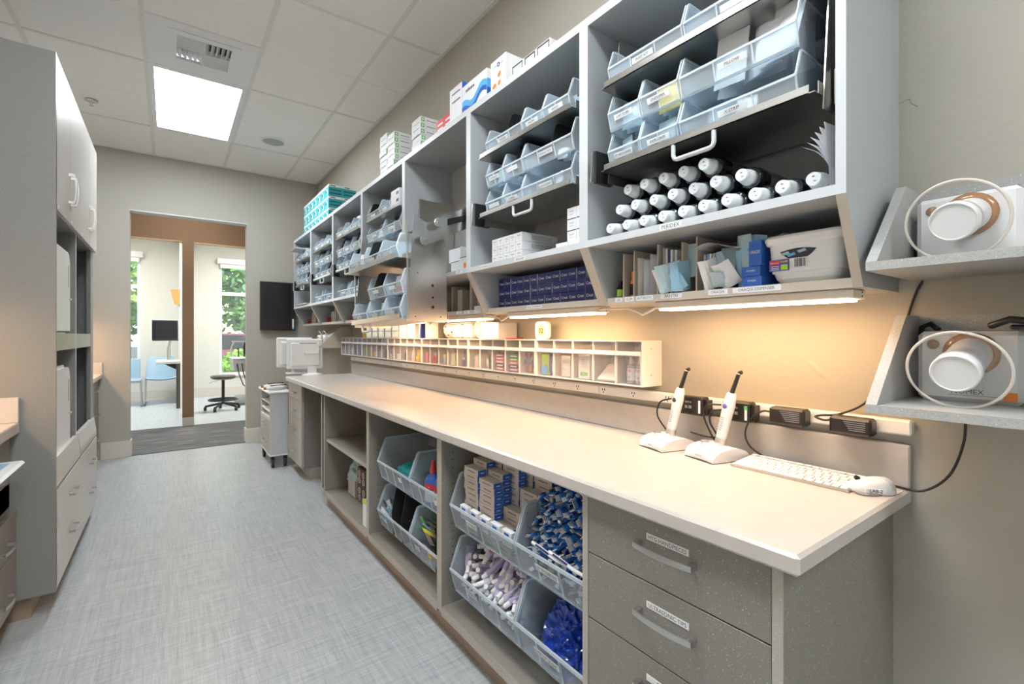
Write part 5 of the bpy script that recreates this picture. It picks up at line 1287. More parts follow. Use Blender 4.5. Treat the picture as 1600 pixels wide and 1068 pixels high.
# white basket
bk = thing('basket', 'white plastic basket with leaf shaped holes and a purple sticker', 'basket', (1.30, .51, ZB))
BX0, BX1, BY0, BY1, BZ = 1.232, 1.41, .425, .592, .118
def loopxy(x0, x1, y0, y1, r, n=5):
    p = []
    for cx, cy, a0 in ((x1-r, y1-r, 0), (x0+r, y1-r, 90), (x0+r, y0+r, 180), (x1-r, y0+r, 270)):
        for k in range(n+1): a = R(a0+90*k/n); p.append((cx+r*math.cos(a), cy+r*math.sin(a)))
    return p
def ringwall(mb, la, za, lb, zb):
    n = len(la); vs = [(x, y, za) for x, y in la]+[(x, y, zb) for x, y in lb]
    mb.add(vs, [(i, (i+1) % n, n+(i+1) % n, n+i) for i in range(n)], True)
m = MB().mat('basket_white')
L = [(loopxy(BX0+.022, BX1-.02, BY0+.022, BY1-.022, .02), ZB+.0005), (loopxy(BX0+.012, BX1-.012, BY0+.012, BY1-.012, .022), ZB+.012), (loopxy(BX0+.008, BX1-.008, BY0+.008, BY1-.008, .022), ZB+.026), (loopxy(BX0+.004, BX1-.004, BY0+.004, BY1-.004, .024), ZB+.028), (loopxy(BX0+.0, BX1, BY0+.0, BY1, .024), ZB+.096), (loopxy(BX0-.006, BX1+.006, BY0-.008, BY1+.008, .03), ZB+.099), (loopxy(BX0-.009, BX1+.009, BY0-.012, BY1+.012, .03), ZB+BZ-.006), (loopxy(BX0-.006, BX1+.006, BY0-.008, BY1+.008, .03), ZB+BZ), (loopxy(BX0+.004, BX1-.004, BY0+.004, BY1-.004, .022), ZB+BZ-.004), (loopxy(BX0+.02, BX1-.02, BY0+.02, BY1-.02, .02), ZB+.010)]
for k in range(len(L)-1): ringwall(m, L[k][0], L[k][1], L[k+1][0], L[k+1][1])
m.add([(x, y, ZB+.0005) for x, y in L[0][0]], [list(range(len(L[0][0])))[::-1]]); m.add([(x, y, ZB+.010) for x, y in L[-1][0]], [list(range(len(L[0][0])))])
m.build('tub', bk, world=True)
def leaf(cx, cz, w, h, n=10):
    return [(cx+w*(i/n-.5), cz+h*.18*math.sin(math.pi*i/n)) for i in range(n+1)]+[(cx+w*(.5-i/n), cz-h*.8*math.sin(math.pi*i/n)**.8) for i in range(1, n)]
hl = MB().mat('glass_dark').prism(leaf(.518, ZB+.078, .082, .03), 'x', BX0+.0006, BX0+.0002).build('opening', bk, world=True)
for k, (dy, dz, mm) in enumerate(((-.012, .001, 'pouch'), (.012, -.006, 'sky_blue'), (.026, -.002, 'pouch'))):
    MB().mat(mm).prism([(.518+dy-.008, ZB+.074+dz), (.518+dy+.009, ZB+.070+dz), (.518+dy+.014, ZB+.076+dz), (.518+dy-.004, ZB+.080+dz)], 'x', BX0-.0001, BX0-.0004).build('contents_glimpse', hl, world=True)
st_ = wbox('sticker', (BX0-.0002, BX0+.004, .539, .585, ZB+.032, ZB+.060), 'purple', bk)
b1_ = wbox('logo_patch', (BX0-.0006, BX0-.0003, .560, .583, ZB+.047, ZB+.058), 'red', st_); lettering(st_, 'Rubbermaid', (BX0-.001, .5715, ZB+.0525), .004, '-x', 'label', wmax=.02)
lettering(st_, 'DRAINERS', (BX0-.0008, .549, ZB+.054), .005, '-x', 'yellow', wmax=.018, bold=.02); wbox('print', (BX0-.0006, BX0-.0003, .541, .557, ZB+.034, ZB+.047), 'lime', st_)
for k in range(3): wbox('print_line', (BX0-.0006, BX0-.0003, .561, .580, ZB+.035+k*.004, ZB+.0365+k*.004), 'label', st_)
bc = wbox('barcode_label', (BX0-.0002, BX0+.004, .497, .536, ZB+.036, ZB+.060), 'label', bk)
rnd = random.Random(9); y = .525
while y > .501:
    w_ = rnd.choice((.0008, .0014, .002)); wbox('bar', (BX0-.0005, BX0-.0002, y-w_, y, ZB+.038, ZB+.058), 'ink', bc); y -= w_+rnd.choice((.0008, .0014))
for k in range(4): crumple('blue pouch standing up out of the white basket, %s of four' % ORD[k], .575-.018*k, ZB+.085, .04, .05, ('pouch', 'paper', 'pouch', 'light_blue')[k], .4*k, .1, 60+k, x=1.275+.02*k)
# ------------------------------------------------------------------ second cabinet: cartons and blue boxes
def carton_row(n, lab, grp, x, y, z): pass
ct0 = thing('carton', '', 'carton', (0, 0, 0), 'grey cartons stacked on the second shelf')
MB().mat('carton_white').box(0, .195, .0006, .0432, .0003, .0352).build('box', ct0)
lettering(ct0, 'Insul', (-.0006, .0216, .024), .008, '-x', 'ink', local=True); lettering(ct0, '24', (-.0006, .0216, .012), .006, '-x', 'ink_grey', local=True)
MB().mat('carton_grey').box(.05, .16, -.0002, .0005, .008, .028).build('side_print', ct0)
k2 = 0
for r_ in range(3):
    for c_ in range(5):
        loc = (1.165, 1.535+c_*.0446, 1.5225+r_*.0362); lab = 'long grey carton, %s from the left in the %s row of the stack' % (ORD[4-c_], ('bottom', 'middle', 'top')[r_])
        if k2 == 0: ct0.location = loc; ct0['label'] = lab
        else: copy_tree(ct0, loc, lab)
        k2 += 1
ct1 = thing('carton', '', 'carton', (0, 0, 0), 'white cartons at the right of the second shelf')
MB().mat('carton_white').box(0, .09, .0006, .0474, .0003, .0412).build('box', ct1); MB().mat('navy').box(-.0006, -.0001, .002, .046, .0003, .003).build('band', ct1); lettering(ct1, 'Spor gel', (-.0006, .024, .028), .006, '-x', 'ink', local=True); lettering(ct1, 'unit dose', (-.0006, .024, .018), .004, '-x', 'ink_grey', local=True)
k2 = 0
for r_ in range(3):
    for c_ in range(2):
        loc = (1.168, 1.172+c_*.048, 1.5395+r_*.0418); lab = 'white carton, %s column and %s row of the small stack' % (('near', 'far')[c_], ('bottom', 'middle', 'top')[r_])
        if k2 == 0: ct1.location = loc; ct1['label'] = lab
        else: copy_tree(ct1, loc, lab)
        k2 += 1
for c_ in range(2): simple('carton', 'flat white carton under the small stack, %s one' % ('near', 'far')[c_], 'carton', MB().mat('carton_white').box(1.142, 1.26, 1.170+c_*.066, 1.234+c_*.066, 1.5224, 1.5390))
bb = thing('blue_carton', '', 'carton', (0, 0, 0), 'blue cartons in the second sloped base')
MB().mat('navy').box(0, .12, .0008, .0478, .0003, .0452).mat('label').box(.0, .12, .0002, .0008, .0003, .0452).build('box', bb); lettering(bb, 'Crest', (-.0006, .0243, .024), .012, '-x', 'label', local=True, bold=.02, wmax=.036)
k2 = 0
for r_ in range(3):
    for c_ in range(13):
        if r_ == 2 and c_ == 0: continue
        x = 1.285-(.0 if r_ < 2 else 0)+rnd.uniform(-.003, .003); loc = (x, 1.243+c_*.0486, ZB+r_*.0458)
        lab = 'navy carton with white lettering, %s from the left in the %s row' % (ORD[12-c_], ('bottom', 'middle', 'top')[r_])
        if k2 == 0: bb.location = loc; bb['label'] = lab
        else: copy_tree(bb, loc, lab)
        k2 += 1
# third cabinet
for k, (y0, y1, z0, z1, x) in enumerate(((2.0, 2.09, 1.5225, 1.60, 1.19), (2.10, 2.20, 1.5225, 1.59, 1.20), (2.12, 2.24, 1.5905, 1.665, 1.21))):
    t = thing('carton', ['small white carton with orange print on the third cabinet shelf', 'white carton behind the lowered steel plate, bottom one', 'white carton behind the lowered steel plate, top one'][k], 'carton', (x, y0, z0)); MB().mat('carton_white').box(0, .11, 0, y1-y0, .0004, z1-z0).mat('ink').box(-.0008, 0, 0, y1-y0, z1-z0-.004, z1-z0-.001).build('box', t)
    if k == 0: MB().mat('orange').box(-.0012, -.0004, .01, .05, .02, .045).build('print', t)
for k, (y, w, h) in enumerate(((2.09, .022, .145), (2.03, .006, .15), (2.19, .05, .115), (2.30, .008, .14), (2.42, .008, .14))):
    simple('file_box', 'tan upright file box in the third sloped base, %s from the near end' % ORD[[1, 0, 2, 3, 4][k]], 'file box', MB().mat('divider').box(1.262, 1.43, y, y+w, ZB, ZB+h), 'tan file boxes in the third sloped base')
simple('card_stack', 'fanned stack of printed cards at the corner of the third sloped base', 'card', MB().mat('paper').box(1.232, 1.30, 1.955, 2.02, ZB+.001, ZB+.010).box(1.236, 1.30, 1.958, 2.025, ZB+.0105, ZB+.018))
for i in (3, 4, 5, 6):
    a, b = CY[i]+T, CY[i+1]-T; rnd = random.Random(i*5); y = a+.05; k = 0
    while y < b-.12 and k < 8:
        w = rnd.uniform(.012, .03); h = rnd.uniform(.09, .14)
        simple('file_box', '%s upright file box, %s from the near end in the %s' % ('tan' if k % 3 else 'pale', ORD[k], NAME[i]), 'file box', MB().mat('divider' if k % 3 else 'paper_warm').box(1.255, 1.42, y, y+w, ZB, ZB+h), 'file boxes in the sloped base of the '+NAME[i]); y += w+rnd.uniform(.015, .06); k += 1
    simple('small_carton', 'small red carton at the far side of the sloped base, %s' % NAME[i], 'carton', MB().mat('red' if i != 3 else 'black').box(1.26, 1.32, b-.08, b-.05, ZB, ZB+.05))

# ------------------------------------------------------------------ on top of the wall cabinets
ZU = ZT+.0004
gb = thing('glove_box', '', 'box', (0, 0, 0), 'teal glove boxes on the far wall cabinets')
g0 = MB().mat('teal').box(0, .124, .0008, .1372, .0004, .085).mat('carton_white').box(0, .124, .0008, .1372, .0852, .1065).mat('teal_light').box(-.0006, 0, .004, .134, .002, .084); g0.build('box', gb)
MB().mat('label').lathe([(.020, .0012), (.020, .0)], 14, (-.0006, .055, .042), (-1, 0, 0), 1.9, 1.0).build('oval', gb); MB().mat('ink').lathe([(.0, .0016), (.012, .0016)], 14, (-.0006, .075, .045), (-1, 0, 0), 1.9, 1.0).build('hand_print', gb)
for z in (.02, .05): MB().mat('teal_dark').box(.01, .115, .0, .0007, z, z+.016).build('side_print', gb)
MB().mat('ink').box(.015, .06, .0, .0007, .092, .099).build('lettering', gb)
k2 = 0
for r_ in range(3):
    for d_ in range(2):
        for c_ in range(7):
            if d_ == 1 and c_ > 0: continue
            loc = (1.172+d_*.127, 4.46+c_*.140, ZU+r_*.1075); lab = 'teal glove box, %s from the near end in the %s layer%s' % (ORD[c_], ('bottom', 'middle', 'top')[r_], ', by the wall' if d_ else '')
            if k2 == 0: gb.location = loc; gb['label'] = lab
            else: copy_tree(gb, loc, lab)
            k2 += 1
gc = thing('flat_carton', '', 'carton', (0, 0, 0), 'white and green flat cartons on the cabinets')
MB().mat('carton_white').box(0, .165, .0, .125, .0004, .0355).build('box', gc); MB().mat('green').box(-.0006, -.0001, .02, .10, .001, .006).build('band', gc)
g1 = MB().mat('green').box(.004, .026, -.0006, -.0001, .007, .029).build('emblem', gc); MB().mat('label').box(.012, .018, -.0009, -.0006, .010, .026).box(.008, .022, -.0009, -.0006, .0155, .0205).build('cross', g1)
MB().mat('ink_grey').box(.04, .10, -.0006, -.0001, .014, .018).build('print', gc)
k2 = 0; rnd = random.Random(17)
for lab_, x, y, n in (('near the aisle, left column', 1.165, 3.022, 8), ('near the aisle, right column', 1.165, 2.892, 7), ('behind, by the wall', 1.215, 2.600, 7)):
    for r_ in range(n):
        if lab_.startswith('behind') and r_ < 0: continue
        loc = (x+rnd.uniform(-.004, .004), y+rnd.uniform(-.003, .003), ZU+r_*.0362); lab = 'flat white and green carton, %s from the bottom, %s' % (ORD[r_], lab_)
        if k2 == 0: gc.location = loc; gc['label'] = lab
        else: copy_tree(gc, loc, lab)
        k2 += 1
for k in range(2):
    t = thing('red_carton', 'small red carton on the cabinets, %s of the two' % ('nearer', 'farther')[k], 'carton', (1.185, 2.165+k*.088, ZU), 'red cartons on the cabinets'); MB().mat('red').box(0, .09, 0, .086, 0, .105).build('box', t)
    for z in (.02, .05, .075): MB().mat('label').box(-.0008, -.0001, .012, .07, z, z+.010).build('print', t)
    if k == 0: MB().mat('ink').box(.02, .075, -.0008, -.0001, .02, .08).build('side_print', t)
t = thing('carton', 'tall white carton with a blue side, left of three on the cabinets', 'carton', (1.16, 2.015, ZU)); MB().mat('carton_white').box(0, .10, 0, .125, 0, .185).mat('blue').box(0, .10, -.001, 0, 0, .185).build('box', t)
for z in (.11, .15): MB().mat('ink_grey').box(-.0008, -.0001, .02, .10, z, z+.008).build('print', t)
t = thing('carton', 'white carton with blue waves, middle of three on the cabinets', 'carton', (1.155, 1.785, ZU)); MB().mat('carton_white').box(0, .07, 0, .22, 0, .145).build('box', t)
wv = [(.22*i/12, .055+.04*(1-i/12)+.018*math.sin(i*.7)) for i in range(13)]
MB().mat('sky_blue').prism(wv+[(p[0], p[1]-.035) for p in wv[::-1]], 'x', -.0008, -.0001).build('wave', t); MB().mat('blue').prism([(p[0], p[1]-.028) for p in wv]+[(p[0], p[1]-.05) for p in wv[::-1]], 'x', -.0012, -.0007).build('wave', t)
MB().mat('sky_blue').box(.001, .069, -.0008, -.0001, .03, .10).build('side_print', t); MB().mat('blue').box(.001, .069, -.0012, -.0007, .03, .06).build('side_print', t)
lettering(t, 'safecare', (-.0014, .145, .115), .018, '-x', 'ink', local=True, wmax=.10, bold=.02)
t = thing('carton', 'white carton with orange marks, right of three on the cabinets', 'carton', (1.15, 1.628, ZU)); MB().mat('carton_white').box(0, .12, 0, .115, 0, .138).build('box', t)
for y, z, s in ((.088, .022, 1.2), (.05, .03, .8), (.05, .066, .9)): MB().mat('orange').lathe([(.0, .0008), (.011*s, .0006), (.012*s, 0)], 12, (-.0002, y, z), (-1, 0, 0), 1, 1.3).build('mark', t)
MB().mat('navy').ring((-.0004, .056, .110), (1, 0, 0), .008, .0018, 18, 6).box(-.0008, -.0001, .02, .045, .109, .1105).box(-.0008, -.0001, .068, .095, .109, .1105).build('emblem', t)
for k, (y, w, h) in enumerate(((1.508, .078, .052), (1.428, .074, .05), (1.342, .08, .052))):
    t = thing('dark_carton', 'black and silver low carton on the cabinets, %s from the left' % ORD[k], 'carton', (1.15, y, ZU), 'black and silver cartons on the cabinets'); MB().mat('carton_white').box(0, .10, 0, w, 0, h).mat('ink').box(-.0006, 0, .004, w-.004, .003, h-.003).mat('carton_grey').box(-.0012, -.0005, .008, w-.010, .006, h-.010).build('box', t)

# ------------------------------------------------------------------ base cabinets: big hopper bins and what they hold
def bb_label(n, w): return 'large clear bin, %s in the %s' % (n, w)
HB = .212; DB = .345; xb = .8855
Y3 = [(.898, 1.205), (1.212, 1.632)]; Y2 = [(1.735, 2.02), (2.03, 2.43)]
hbin('large clear bin full of small cartons, top left near the drawers', (xb, Y3[1][0], .452), DB, Y3[1][1]-Y3[1][0], HB, 4, True, 'TOOTHPASTE', .07, tpos=.64)
hbin('large clear bin heaped with blue toothbrush packs, beside the top drawer', (xb, Y3[0][0], .452), DB, Y3[0][1]-Y3[0][0], HB, 3, True, 'SOFT TOOTHBRUSHES', .105, tpos=.52)
hbin('large clear bin of lavender toothpaste tubes, bottom left near the drawers', (xb, Y3[1][0], .200), DB, Y3[1][1]-Y3[1][0], HB, 4, True, 'TOOTHPASTE', .07, tpos=.64)
hbin('large clear bin holding a shiny blue bag, beside the lower drawers', (xb, Y3[0][0], .200), DB, Y3[0][1]-Y3[0][0], HB, 3, True, 'EXTRA SOFT BRUSHES', .11, tpos=.52)
hbin('large clear bin with a teal folder, top far in the middle cabinet', (xb, Y2[1][0], .452), DB, Y2[1][1]-Y2[1][0], HB, 4, True, 'B', .03, tpos=.3)
hbin('large clear bin with mouthwash bottles, top near in the middle cabinet', (xb, Y2[0][0], .452), DB, Y2[0][1]-Y2[0][0], HB, 3, True, '', .04, tpos=.1)
hbin('large clear bin with black partitions, bottom far in the middle cabinet', (xb, Y2[1][0], .200), DB, Y2[1][1]-Y2[1][0], HB, 4, True, 'KIDS', .05, div=(.28, .58), tpos=.8)
hbin('large clear bin of colourful sachets, bottom near in the middle cabinet', (xb, Y2[0][0], .200), DB, Y2[0][1]-Y2[0][0], HB, 3, True, 'FLOSS', .05, div=(.2,), tpos=.75)
# small cartons
sc = thing('small_carton', 'small tan carton with blue end in the top left bin', 'carton', (0, 0, 0), 'small tan cartons in the top left bin')
MB().mat('carton').box(0, .038, .0, .096, .0003, .0218).mat('blue').box(.001, .037, -.0006, 0, .001, .021).mat('ink_grey').box(-.0005, -.0001, .02, .07, .008, .013).mat('label').box(.012, .028, -.0010, -.0006, .009, .012).build('box', sc)
k2 = 0
def put_sc(x, y, z, rz, lab):
    global k2
    if k2 == 0: sc.location = (x, y, z); sc.rotation_euler = (0, 0, rz); sc['label'] = lab
    else: copy_tree(sc, (x, y, z), lab, rot=(0, 0, rz))
    k2 += 1
rnd = random.Random(31); z0 = .4562
for q_, (x, y, n, s) in enumerate(((.930, 1.500, 11, 0), (.932, 1.392, 10, 0), (.930, 1.290, 4, 1), (.975, 1.505, 12, 0), (.975, 1.402, 11, 0), (.975, 1.30, 6, 0), (1.02, 1.47, 13, 0), (1.02, 1.365, 13, 0), (1.02, 1.262, 9, 0), (1.065, 1.45, 13, 0), (1.065, 1.34, 13, 0), (1.065, 1.235, 13, 0))):
    for r_ in range(n): put_sc(x+rnd.uniform(-.002, .002), y+rnd.uniform(-.003, .003), z0+r_*.0222, rnd.uniform(-.02, .02), 'small tan carton, %s from the bottom, %s stack of the %s row' % (ORD[r_], ('far', 'middle', 'near')[q_ % 3], ('front', 'second', 'third', 'back')[q_//3]))
for k in range(5): simple('small_carton', 'white carton with blue oval print leaning at the bin front, %s of five' % ORD[k], 'carton', MB().mat('carton_white').prism([(.9000, z0+.055), (.897, z0+.104), (.915, z0+.106), (.918, z0+.057)], 'y', 1.24+k*.07, 1.295+k*.07).mat('blue').prism([(.8966, z0+.090), (.8960, z0+.098), (.8975, z0+.098), (.898, z0+.090)], 'y', 1.255+k*.07, 1.28+k*.07), 'white cartons at the bin front')
# toothbrush packs
BPM = []
for k in range(4):
    m = MB().mat('pack_blue').box(0, .17, -.011, .011, -.007, .007, b=.003)
    m.mat(('carton_grey', 'paper', 'pack_blue', 'carton_grey')[k]).box(-.014, .004, -.011+.006*(k % 2), .008, -.0012, .0014)
    m.mat('navy').box(.02, .10, -.009, .009, .0071, .0078)
    if k == 2: m.mat('chrome').cyl((-.012, 0, .004), (.02, 0, .004), .007, n=10)  # chrome stub added to imitate a glint on the wrapper
    BPM.append(m.mesh('toothbrush_pack'))
rnd = random.Random(44); cnt = 0
for r_ in range(15):
    z = .470+r_*.0195
    for c_ in range(12):
        y = .926+c_*.0245+rnd.uniform(-.006, .006)+(.012 if r_ % 2 else 0)
        if y > 1.188: continue
        xf = .935+max(0, z-.55)*.33+rnd.uniform(-.012, .014)
        if z > .695-.06*abs((y-1.02)/.15)**2+.06: continue
        o = obj('toothbrush_pack', BPM[rnd.randrange(4)]); o.location = (xf, y, z); o.rotation_euler = (rnd.uniform(-1.2, 1.2), rnd.uniform(-.35, .25), rnd.uniform(-.4, .4))
        tag(o, 'blue toothbrush pack, %s row up, %s from the near end of its heap' % (NTH[r_], NTH[c_]), 'toothbrush pack', 'blue toothbrush packs in the bin'); cnt += 1
for k, y in enumerate((1.14, 1.06)): simple('toothbrush', '%s toothbrush lying along the front of the blue packs' % ('white', 'pale')[k], 'toothbrush', MB().mat('white').tube([(.905, y, .568), (.908, y-.04, .562), (.905, y-.10, .556), (.91, y-.15, .552)], .0055, 8).mat('navy').tube([(.902, y-.02, .568), (.902, y-.08, .562)], .003, 6))
# toothpaste tubes
TM = []
for k in range(3):
    m = MB().mat(('lavender', 'lilac', 'lilac')[k])
    def tf(u, v, k=k):
        a = 2*math.pi*u; r = .0135; fl = 1-v*.92
        return (.015+.075*v, r*math.cos(a)*(1+.35*v), r*math.sin(a)*max(.06, fl))
    m.grid(tf, 14, 4); m.mat('white').cyl((-.012, 0, 0), (.015, 0, 0), .0088, .0098, n=12).mat('red' if k == 1 else 'carton_white').box(.035, .06, -.006, .006, .0085, .0095); TM.append(m.mesh('toothpaste_tube'))
rnd = random.Random(52)
for r_ in range(7):
    z = .222+r_*.026
    for c_ in range(11):
        y = 1.235+c_*.036+rnd.uniform(-.008, .008)
        if y > 1.61: continue
        x = .938+max(0, z-.28)*.95+rnd.uniform(-.008, .012)
        if r_ == 6 and c_ % 2: continue
        o = obj('toothpaste_tube', TM[rnd.randrange(3)]); o.location = (x, y, z+.012); o.rotation_euler = (rnd.uniform(-1.5, 1.5), rnd.uniform(-1.0, .5), rnd.uniform(-.9, .9))
        tag(o, 'small lavender toothpaste tube, %s row up, %s from the near end' % (NTH[r_], NTH[c_]), 'toothpaste tube', 'lavender toothpaste tubes in the bin')
# shiny blue bag
t = thing('plastic_bag', 'crumpled shiny blue plastic bag slumped in the lower right bin', 'bag', (1.03, 1.06, .206)); rnd = random.Random(61); phs = [rnd.uniform(0, 6) for _ in range(8)]
from mathutils import noise as NZ
def bag(u, v):
    a = 2*math.pi*u; q = math.pi/2*v; d = Vector((math.cos(q)*math.cos(a), math.cos(q)*math.sin(a), math.sin(q)*1.2))
    rid = 1-abs(NZ.noise(d*3.1+Vector((phs[0], 0, 0))))*2; rid2 = 1-abs(NZ.noise(d*7.3+Vector((0, phs[1], 0))))*2
    rr = .80+.20*rid+.10*rid2+.10*NZ.noise(d*1.6)
    return (.100*rr*math.cos(q)**.7*math.cos(a), .125*rr*math.cos(q)**.7*math.sin(a), .175*math.sin(q)*rr)
MB().mat('royal').grid(bag, 100, 36, False).build('bag', t)
for k, (y, m) in enumerate(((.955, 'orange'), (.945, 'paper'), (.935, 'paper'), (.95, 'carton'))): crumple('%s folded packet behind the blue bag, %s of four' % (cn.get(m, m), ORD[k]), y-.02, .235+.03*k, .06, .12, m, .6+.2*k, .3, 80+k, x=1.10+.02*k, cat='packet', group='packets behind the blue bag')
# middle cabinet contents
simple('folder', 'teal folder lying tilted in the top far bin of the middle cabinet', 'folder', MB().mat('teal').prism([(.93, .52), (1.12, .585), (1.118, .592), (.928, .545)], 'y', 2.05, 2.26))
def mouthwash(label, x, y):
    t = thing('mouthwash_bottle', label, 'bottle', (x, y, .4565), 'mouthwash bottles in the middle cabinet'); MB().mat('blue').lathe([(.026, 0), (.028, .004), (.028, .11), (.022, .125), (.012, .135), (.012, .15), (0, .15)], 18, (0, 0, 0), (0, 0, 1), 1.0, 1.35).build('body', t)
    MB().mat('red').lathe([(.014, .14), (.015, .165), (.010, .17), (.009, .195), (0, .196)], 14).build('cap', t); l_ = MB().mat('label').lathe([(.0285, .02), (.0285, .07)], 18, (0, 0, 0), (0, 0, 1), 1.0, 1.35).build('label', t); lettering(t, 'Colgate', (-.0290, 0, .085), .012, '-x', 'label', local=True, wmax=.05)
    MB().mat('red').lathe([(.0288, .072), (.0288, .098)], 18, (0, 0, 0), (0, 0, 1), .99, 1.33).build('band', t)
mouthwash('blue mouthwash bottle with red cap, farther in the bin', .945, 1.895); mouthwash('blue mouthwash bottle with red cap, nearer and half hidden', .955, 1.825)
rnd = random.Random(71)
for k in range(26):
    m = ('pouch', 'light_blue', 'navy', 'film', 'paper')[k % 5]; o = obj('sachet', packet_mesh(.03, .085, .006, m)); o.location = (.92+rnd.uniform(0, .10), 2.30+rnd.uniform(0, .11), .225+rnd.uniform(0, .06)); o.rotation_euler = (rnd.uniform(-.8, .8), rnd.uniform(-.9, .5), rnd.uniform(-1, 1)); tag(o, 'slim blue and clear sachet left of the black partitions', 'sachet', 'blue sachets in the partitioned bin')
for k in range(10):
    m = ('teal_light', 'paper', 'light_blue')[k % 3]; o = obj('sachet', packet_mesh(.03, .07, .006, m)); o.location = (.93+rnd.uniform(0, .08), 2.155+rnd.uniform(0, .09), .22+rnd.uniform(0, .04)); o.rotation_euler = (rnd.uniform(-.8, .8), rnd.uniform(-.6, .5), rnd.uniform(-1, 1)); tag(o, 'teal and white sachet between the black partitions', 'sachet', 'teal sachets in the partitioned bin')
for k in range(44):
    m = ('red', 'green', 'paper', 'yellow', 'film', 'carton', 'light_blue', 'black', 'magenta')[k % 9]; o = obj('sachet', packet_mesh(.03, .075, .006, m)); o.location = (.92+rnd.uniform(0, .16), 1.82+rnd.uniform(0, .17), .215+rnd.uniform(0, .12)); o.rotation_euler = (rnd.uniform(-.8, .8), rnd.uniform(-.9, .5), rnd.uniform(-1, 1)); tag(o, 'colourful slim sachet heaped in the near lower bin of the middle cabinet', 'sachet', 'colourful sachets in the middle cabinet')
# far open base cabinet
ZF = .1225
t = thing('carton', 'open white carton carrying a blue plastic bag, on the cabinet floor', 'carton', (1.0, 3.16, ZF)); MB().mat('carton_grey').box(0, .13, 0, .15, 0, .105).build('box', t)
t = thing('plastic_bag', 'bunched light blue plastic bag on the white carton', 'bag', (1.065, 3.235, ZF+.105)); phs = [1, 2.2, 4.1, .6, 5]
MB().mat('pouch').grid(lambda u, v: tuple(a*b for a, b in zip(bag(u, v), (.85, .82, .75))), 48, 18).build('bag', t)
for k in range(4):
    t = thing('carton', 'brown carton with white rings, %s, %s layer' % (('left column', 'right column')[k % 2], ('bottom', 'top')[k//2]), 'carton', (1.0, 2.955+(1-k % 2)*.078, ZF+(k//2)*.112), 'brown ringed cartons in the far base cabinet'); MB().mat('bark').box(0, .12, 0, .074, 0, .110).build('box', t)
    for z in (.03, .075): MB().mat('label').ring((-.0004, .037, z), (1, 0, 0), .018, .0022, 20, 6).mat('ink_grey').box(-.001, -.0002, .028, .046, z-.006, z+.006).build('ring_print', t)
t = thing('carton', 'tall white carton with a lime top at the cabinet divider', 'carton', (.895, 2.605, ZF)); MB().mat('carton_white').box(0, .07, 0, .085, 0, .125).build('box', t); MB().mat('lime').box(-.0006, .0706, -.0006, .0856, .1252, .145).build('band', t)

# ------------------------------------------------------------------ furniture in the two rooms
t = thing('side_chair', 'pale blue shell chair on a thin metal sled frame', 'chair', (-.12, 10.45, 0))
MB().mat('chair_blue').grid(lambda u, v: (-.23+.46*u, -.22+.42*v, .44+.03*(2*u-1)**2-.02*math.sin(math.pi*v)), 10, 8).grid(lambda u, v: (-.23+.46*u, -.22+.42*v, .430+.03*(2*u-1)**2-.02*math.sin(math.pi*v)), 10, 8).build('seat', t)
MB().mat('chair_blue').grid(lambda u, v: ((-.23+.46*u)*(1-.22*v*v), .20+.10*v-.05*math.cos(2*(u-.5)*1.2), .44+.38*v), 10, 8).grid(lambda u, v: ((-.23+.46*u)*(1-.22*v*v), .21+.10*v-.05*math.cos(2*(u-.5)*1.2), .44+.38*v), 10, 8).build('backrest', t)
for s in (-1, 1): MB().mat('satin').tube([(s*.22, .20, .43), (s*.235, .25, .03), (s*.235, .23, .012), (s*.235, -.22, .012), (s*.235, -.24, .03), (s*.22, -.18, .43)], .009, 8).mat('black').box(s*.235-.014, s*.235+.014, -.20, -.15, 0, .012).box(s*.235-.014, s*.235+.014, .15, .20, 0, .012).build('leg', t)
t = thing('side_chair', 'second pale blue chair, seat only in view at the door edge', 'chair', (-.62, 10.35, 0))
MB().mat('chair_blue').box(-.22, .22, -.2, .2, .435, .452, b=.007).build('seat', t); MB().mat('chair_blue').box(-.2, .2, .20, .22, .46, .80, b=.008).build('backrest', t)
for s in (-1, 1): MB().mat('satin').tube([(s*.21, .18, .43), (s*.225, .22, .012), (s*.225, -.22, .012), (s*.21, -.18, .43)], .009, 8).mat('black').box(s*.225-.014, s*.225+.014, -.2, -.15, 0, .012).build('leg', t)
t = thing('wall_desk', 'small wall mounted desk leaf below the black monitor', 'desk', (-.03, 9.85, .74))
wbox('top', (-.19, CX0+.004, 9.5, 10.2, .745, .79), 'white', t, b=.01); MB().mat('black').prism([(CX0+.004, .74), (-.10, .74), (CX0+.004, .60)], 'y', 9.82, 9.86).build('bracket', t, world=True)
wbox('leg_panel', (.085, CX0+.004, 9.55, 9.6, .0, .745), 'stool_brown', t)
t = thing('monitor', 'black monitor on an arm in the left treatment room', 'monitor', (-.07, 10.0, .80))
wbox('casing', (-.257, .122, 9.985, 10.03, 1.115, 1.475), 'white', t, b=.006); wbox('display', (-.245, .110, 9.983, 9.9848, 1.14, 1.465), 'screen', t); wbox('base_bar', (-.24, .12, 9.981, 9.9848, 1.118, 1.138), 'black', t)
MB().mat('satin').cyl((-.02, 10.05, .79), (-.02, 10.05, 1.0), .03).cyl((-.02, 10.05, 1.0), (.02, 10.05, 1.2), .022).build('arm', t, world=True)
t = thing('wall_sconce', 'amber glass wall sconce on the divider wall', 'wall lamp', (CX0, 9.9, 1.74))
MB().mat('sconce_light').lathe([(.05, 0), (.085, .12), (.12, .25)], 24, (CX0-.03, 9.9, 1.74), (0, 0, 1), .6, 1).build('shade', t, world=True); wbox('mount', (CX0-.02, CX0+.004, 9.87, 9.93, 1.70, 1.95), 'satin', t)
t = thing('stool', 'brown seat rolling stool with a black foot ring in the right room', 'stool', (.70, 8.95, 0))
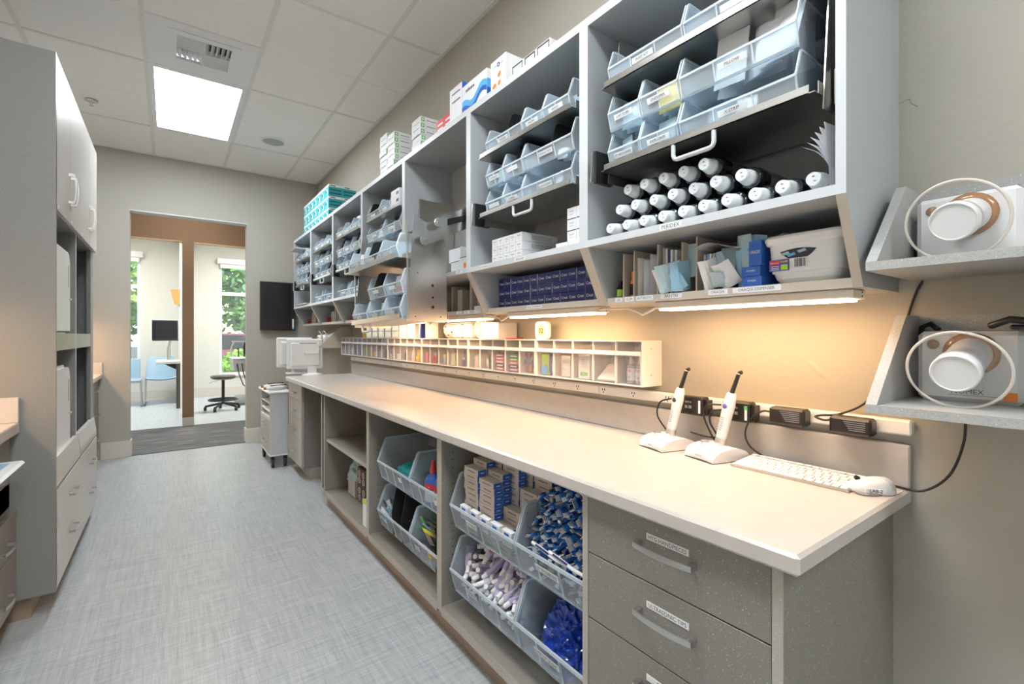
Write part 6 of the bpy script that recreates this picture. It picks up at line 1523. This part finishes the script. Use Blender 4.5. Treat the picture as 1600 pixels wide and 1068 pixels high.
MB().mat('stool_brown').lathe([(.0, .515), (.15, .515), (.175, .525), (.18, .545), (.165, .56), (0, .565)], 28).build('seat', t); MB().mat('stool_grey').lathe([(.12, .495), (.17, .515), (0, .515)], 28).build('seat_pan', t)
MB().mat('black').cyl((0, 0, .10), (0, 0, .50), .022).build('gas_lift', t); MB().mat('black').ring((0, 0, .17), (0, 0, 1), .20, .014, 36, 8).tube([(-.2, 0, .17), (.2, 0, .17)], .009).build('foot_ring', t)
for k in range(5):
    a = 2*math.pi*k/5+.4; l_ = MB().mat('black').tube([(0, 0, .115), (.25*math.cos(a), .25*math.sin(a), .065)], .017, 8).build('leg', t); MB().mat('rubber').cyl((.25*math.cos(a)-.02, .25*math.sin(a), .03), (.25*math.cos(a)+.02, .25*math.sin(a), .03), .03, n=16).build('caster', l_)
MB().mat('satin').tube([(-.05, 0, .49), (-.20, -.02, .44)], .006, 6).build('lever', t)
t = thing('dental_unit', 'grey dental delivery unit with instruments and hoses in the right room', 'dental unit', (1.0, 9.3, 0))
wbox('base', (.85, 1.30, 9.1, 9.6, 0, .12), 'unit_grey', t, b=.03); MB().mat('unit_grey').cyl((1.08, 9.35, .12), (1.08, 9.35, .72), .06).build('column', t, world=True)
MB().mat('unit_grey').prism([(.80, .72), (.82, .60), (1.18, .60), (1.24, .80), (.80, .80)], 'y', 9.05, 9.5).build('control_head', t, world=True); wbox('tray', (.78, 1.28, 9.0, 9.55, .80, .825), 'white', t, b=.008)
for k in range(4): MB().mat('black').tube([(.86+k*.07, 9.05, .72), (.88+k*.07, 8.98, .55), (.95+k*.06, 9.02, .35), (1.02+k*.03, 9.15, .30), (1.06, 9.25, .45)], .009, 8).build('hose', t, world=True)
for k in range(3): MB().mat('black').cyl((.90+k*.09, 9.25, .825), (.90+k*.09, 9.27, .99), .010, n=10).build('instrument', t, world=True)
wbox('screen_arm', (.80, 1.30, 9.30, 9.33, 1.09, 1.11), 'unit_grey', t); MB().mat('unit_grey').tube([(.83, 9.3, .82), (.78, 9.3, .95), (.83, 9.3, 1.1)], .012, 8).build('post', t, world=True); wbox('screen', (.98, 1.30, 9.28, 9.30, .87, 1.08), 'glass_dark', t); t.location = (1.08, 9.62, 0)
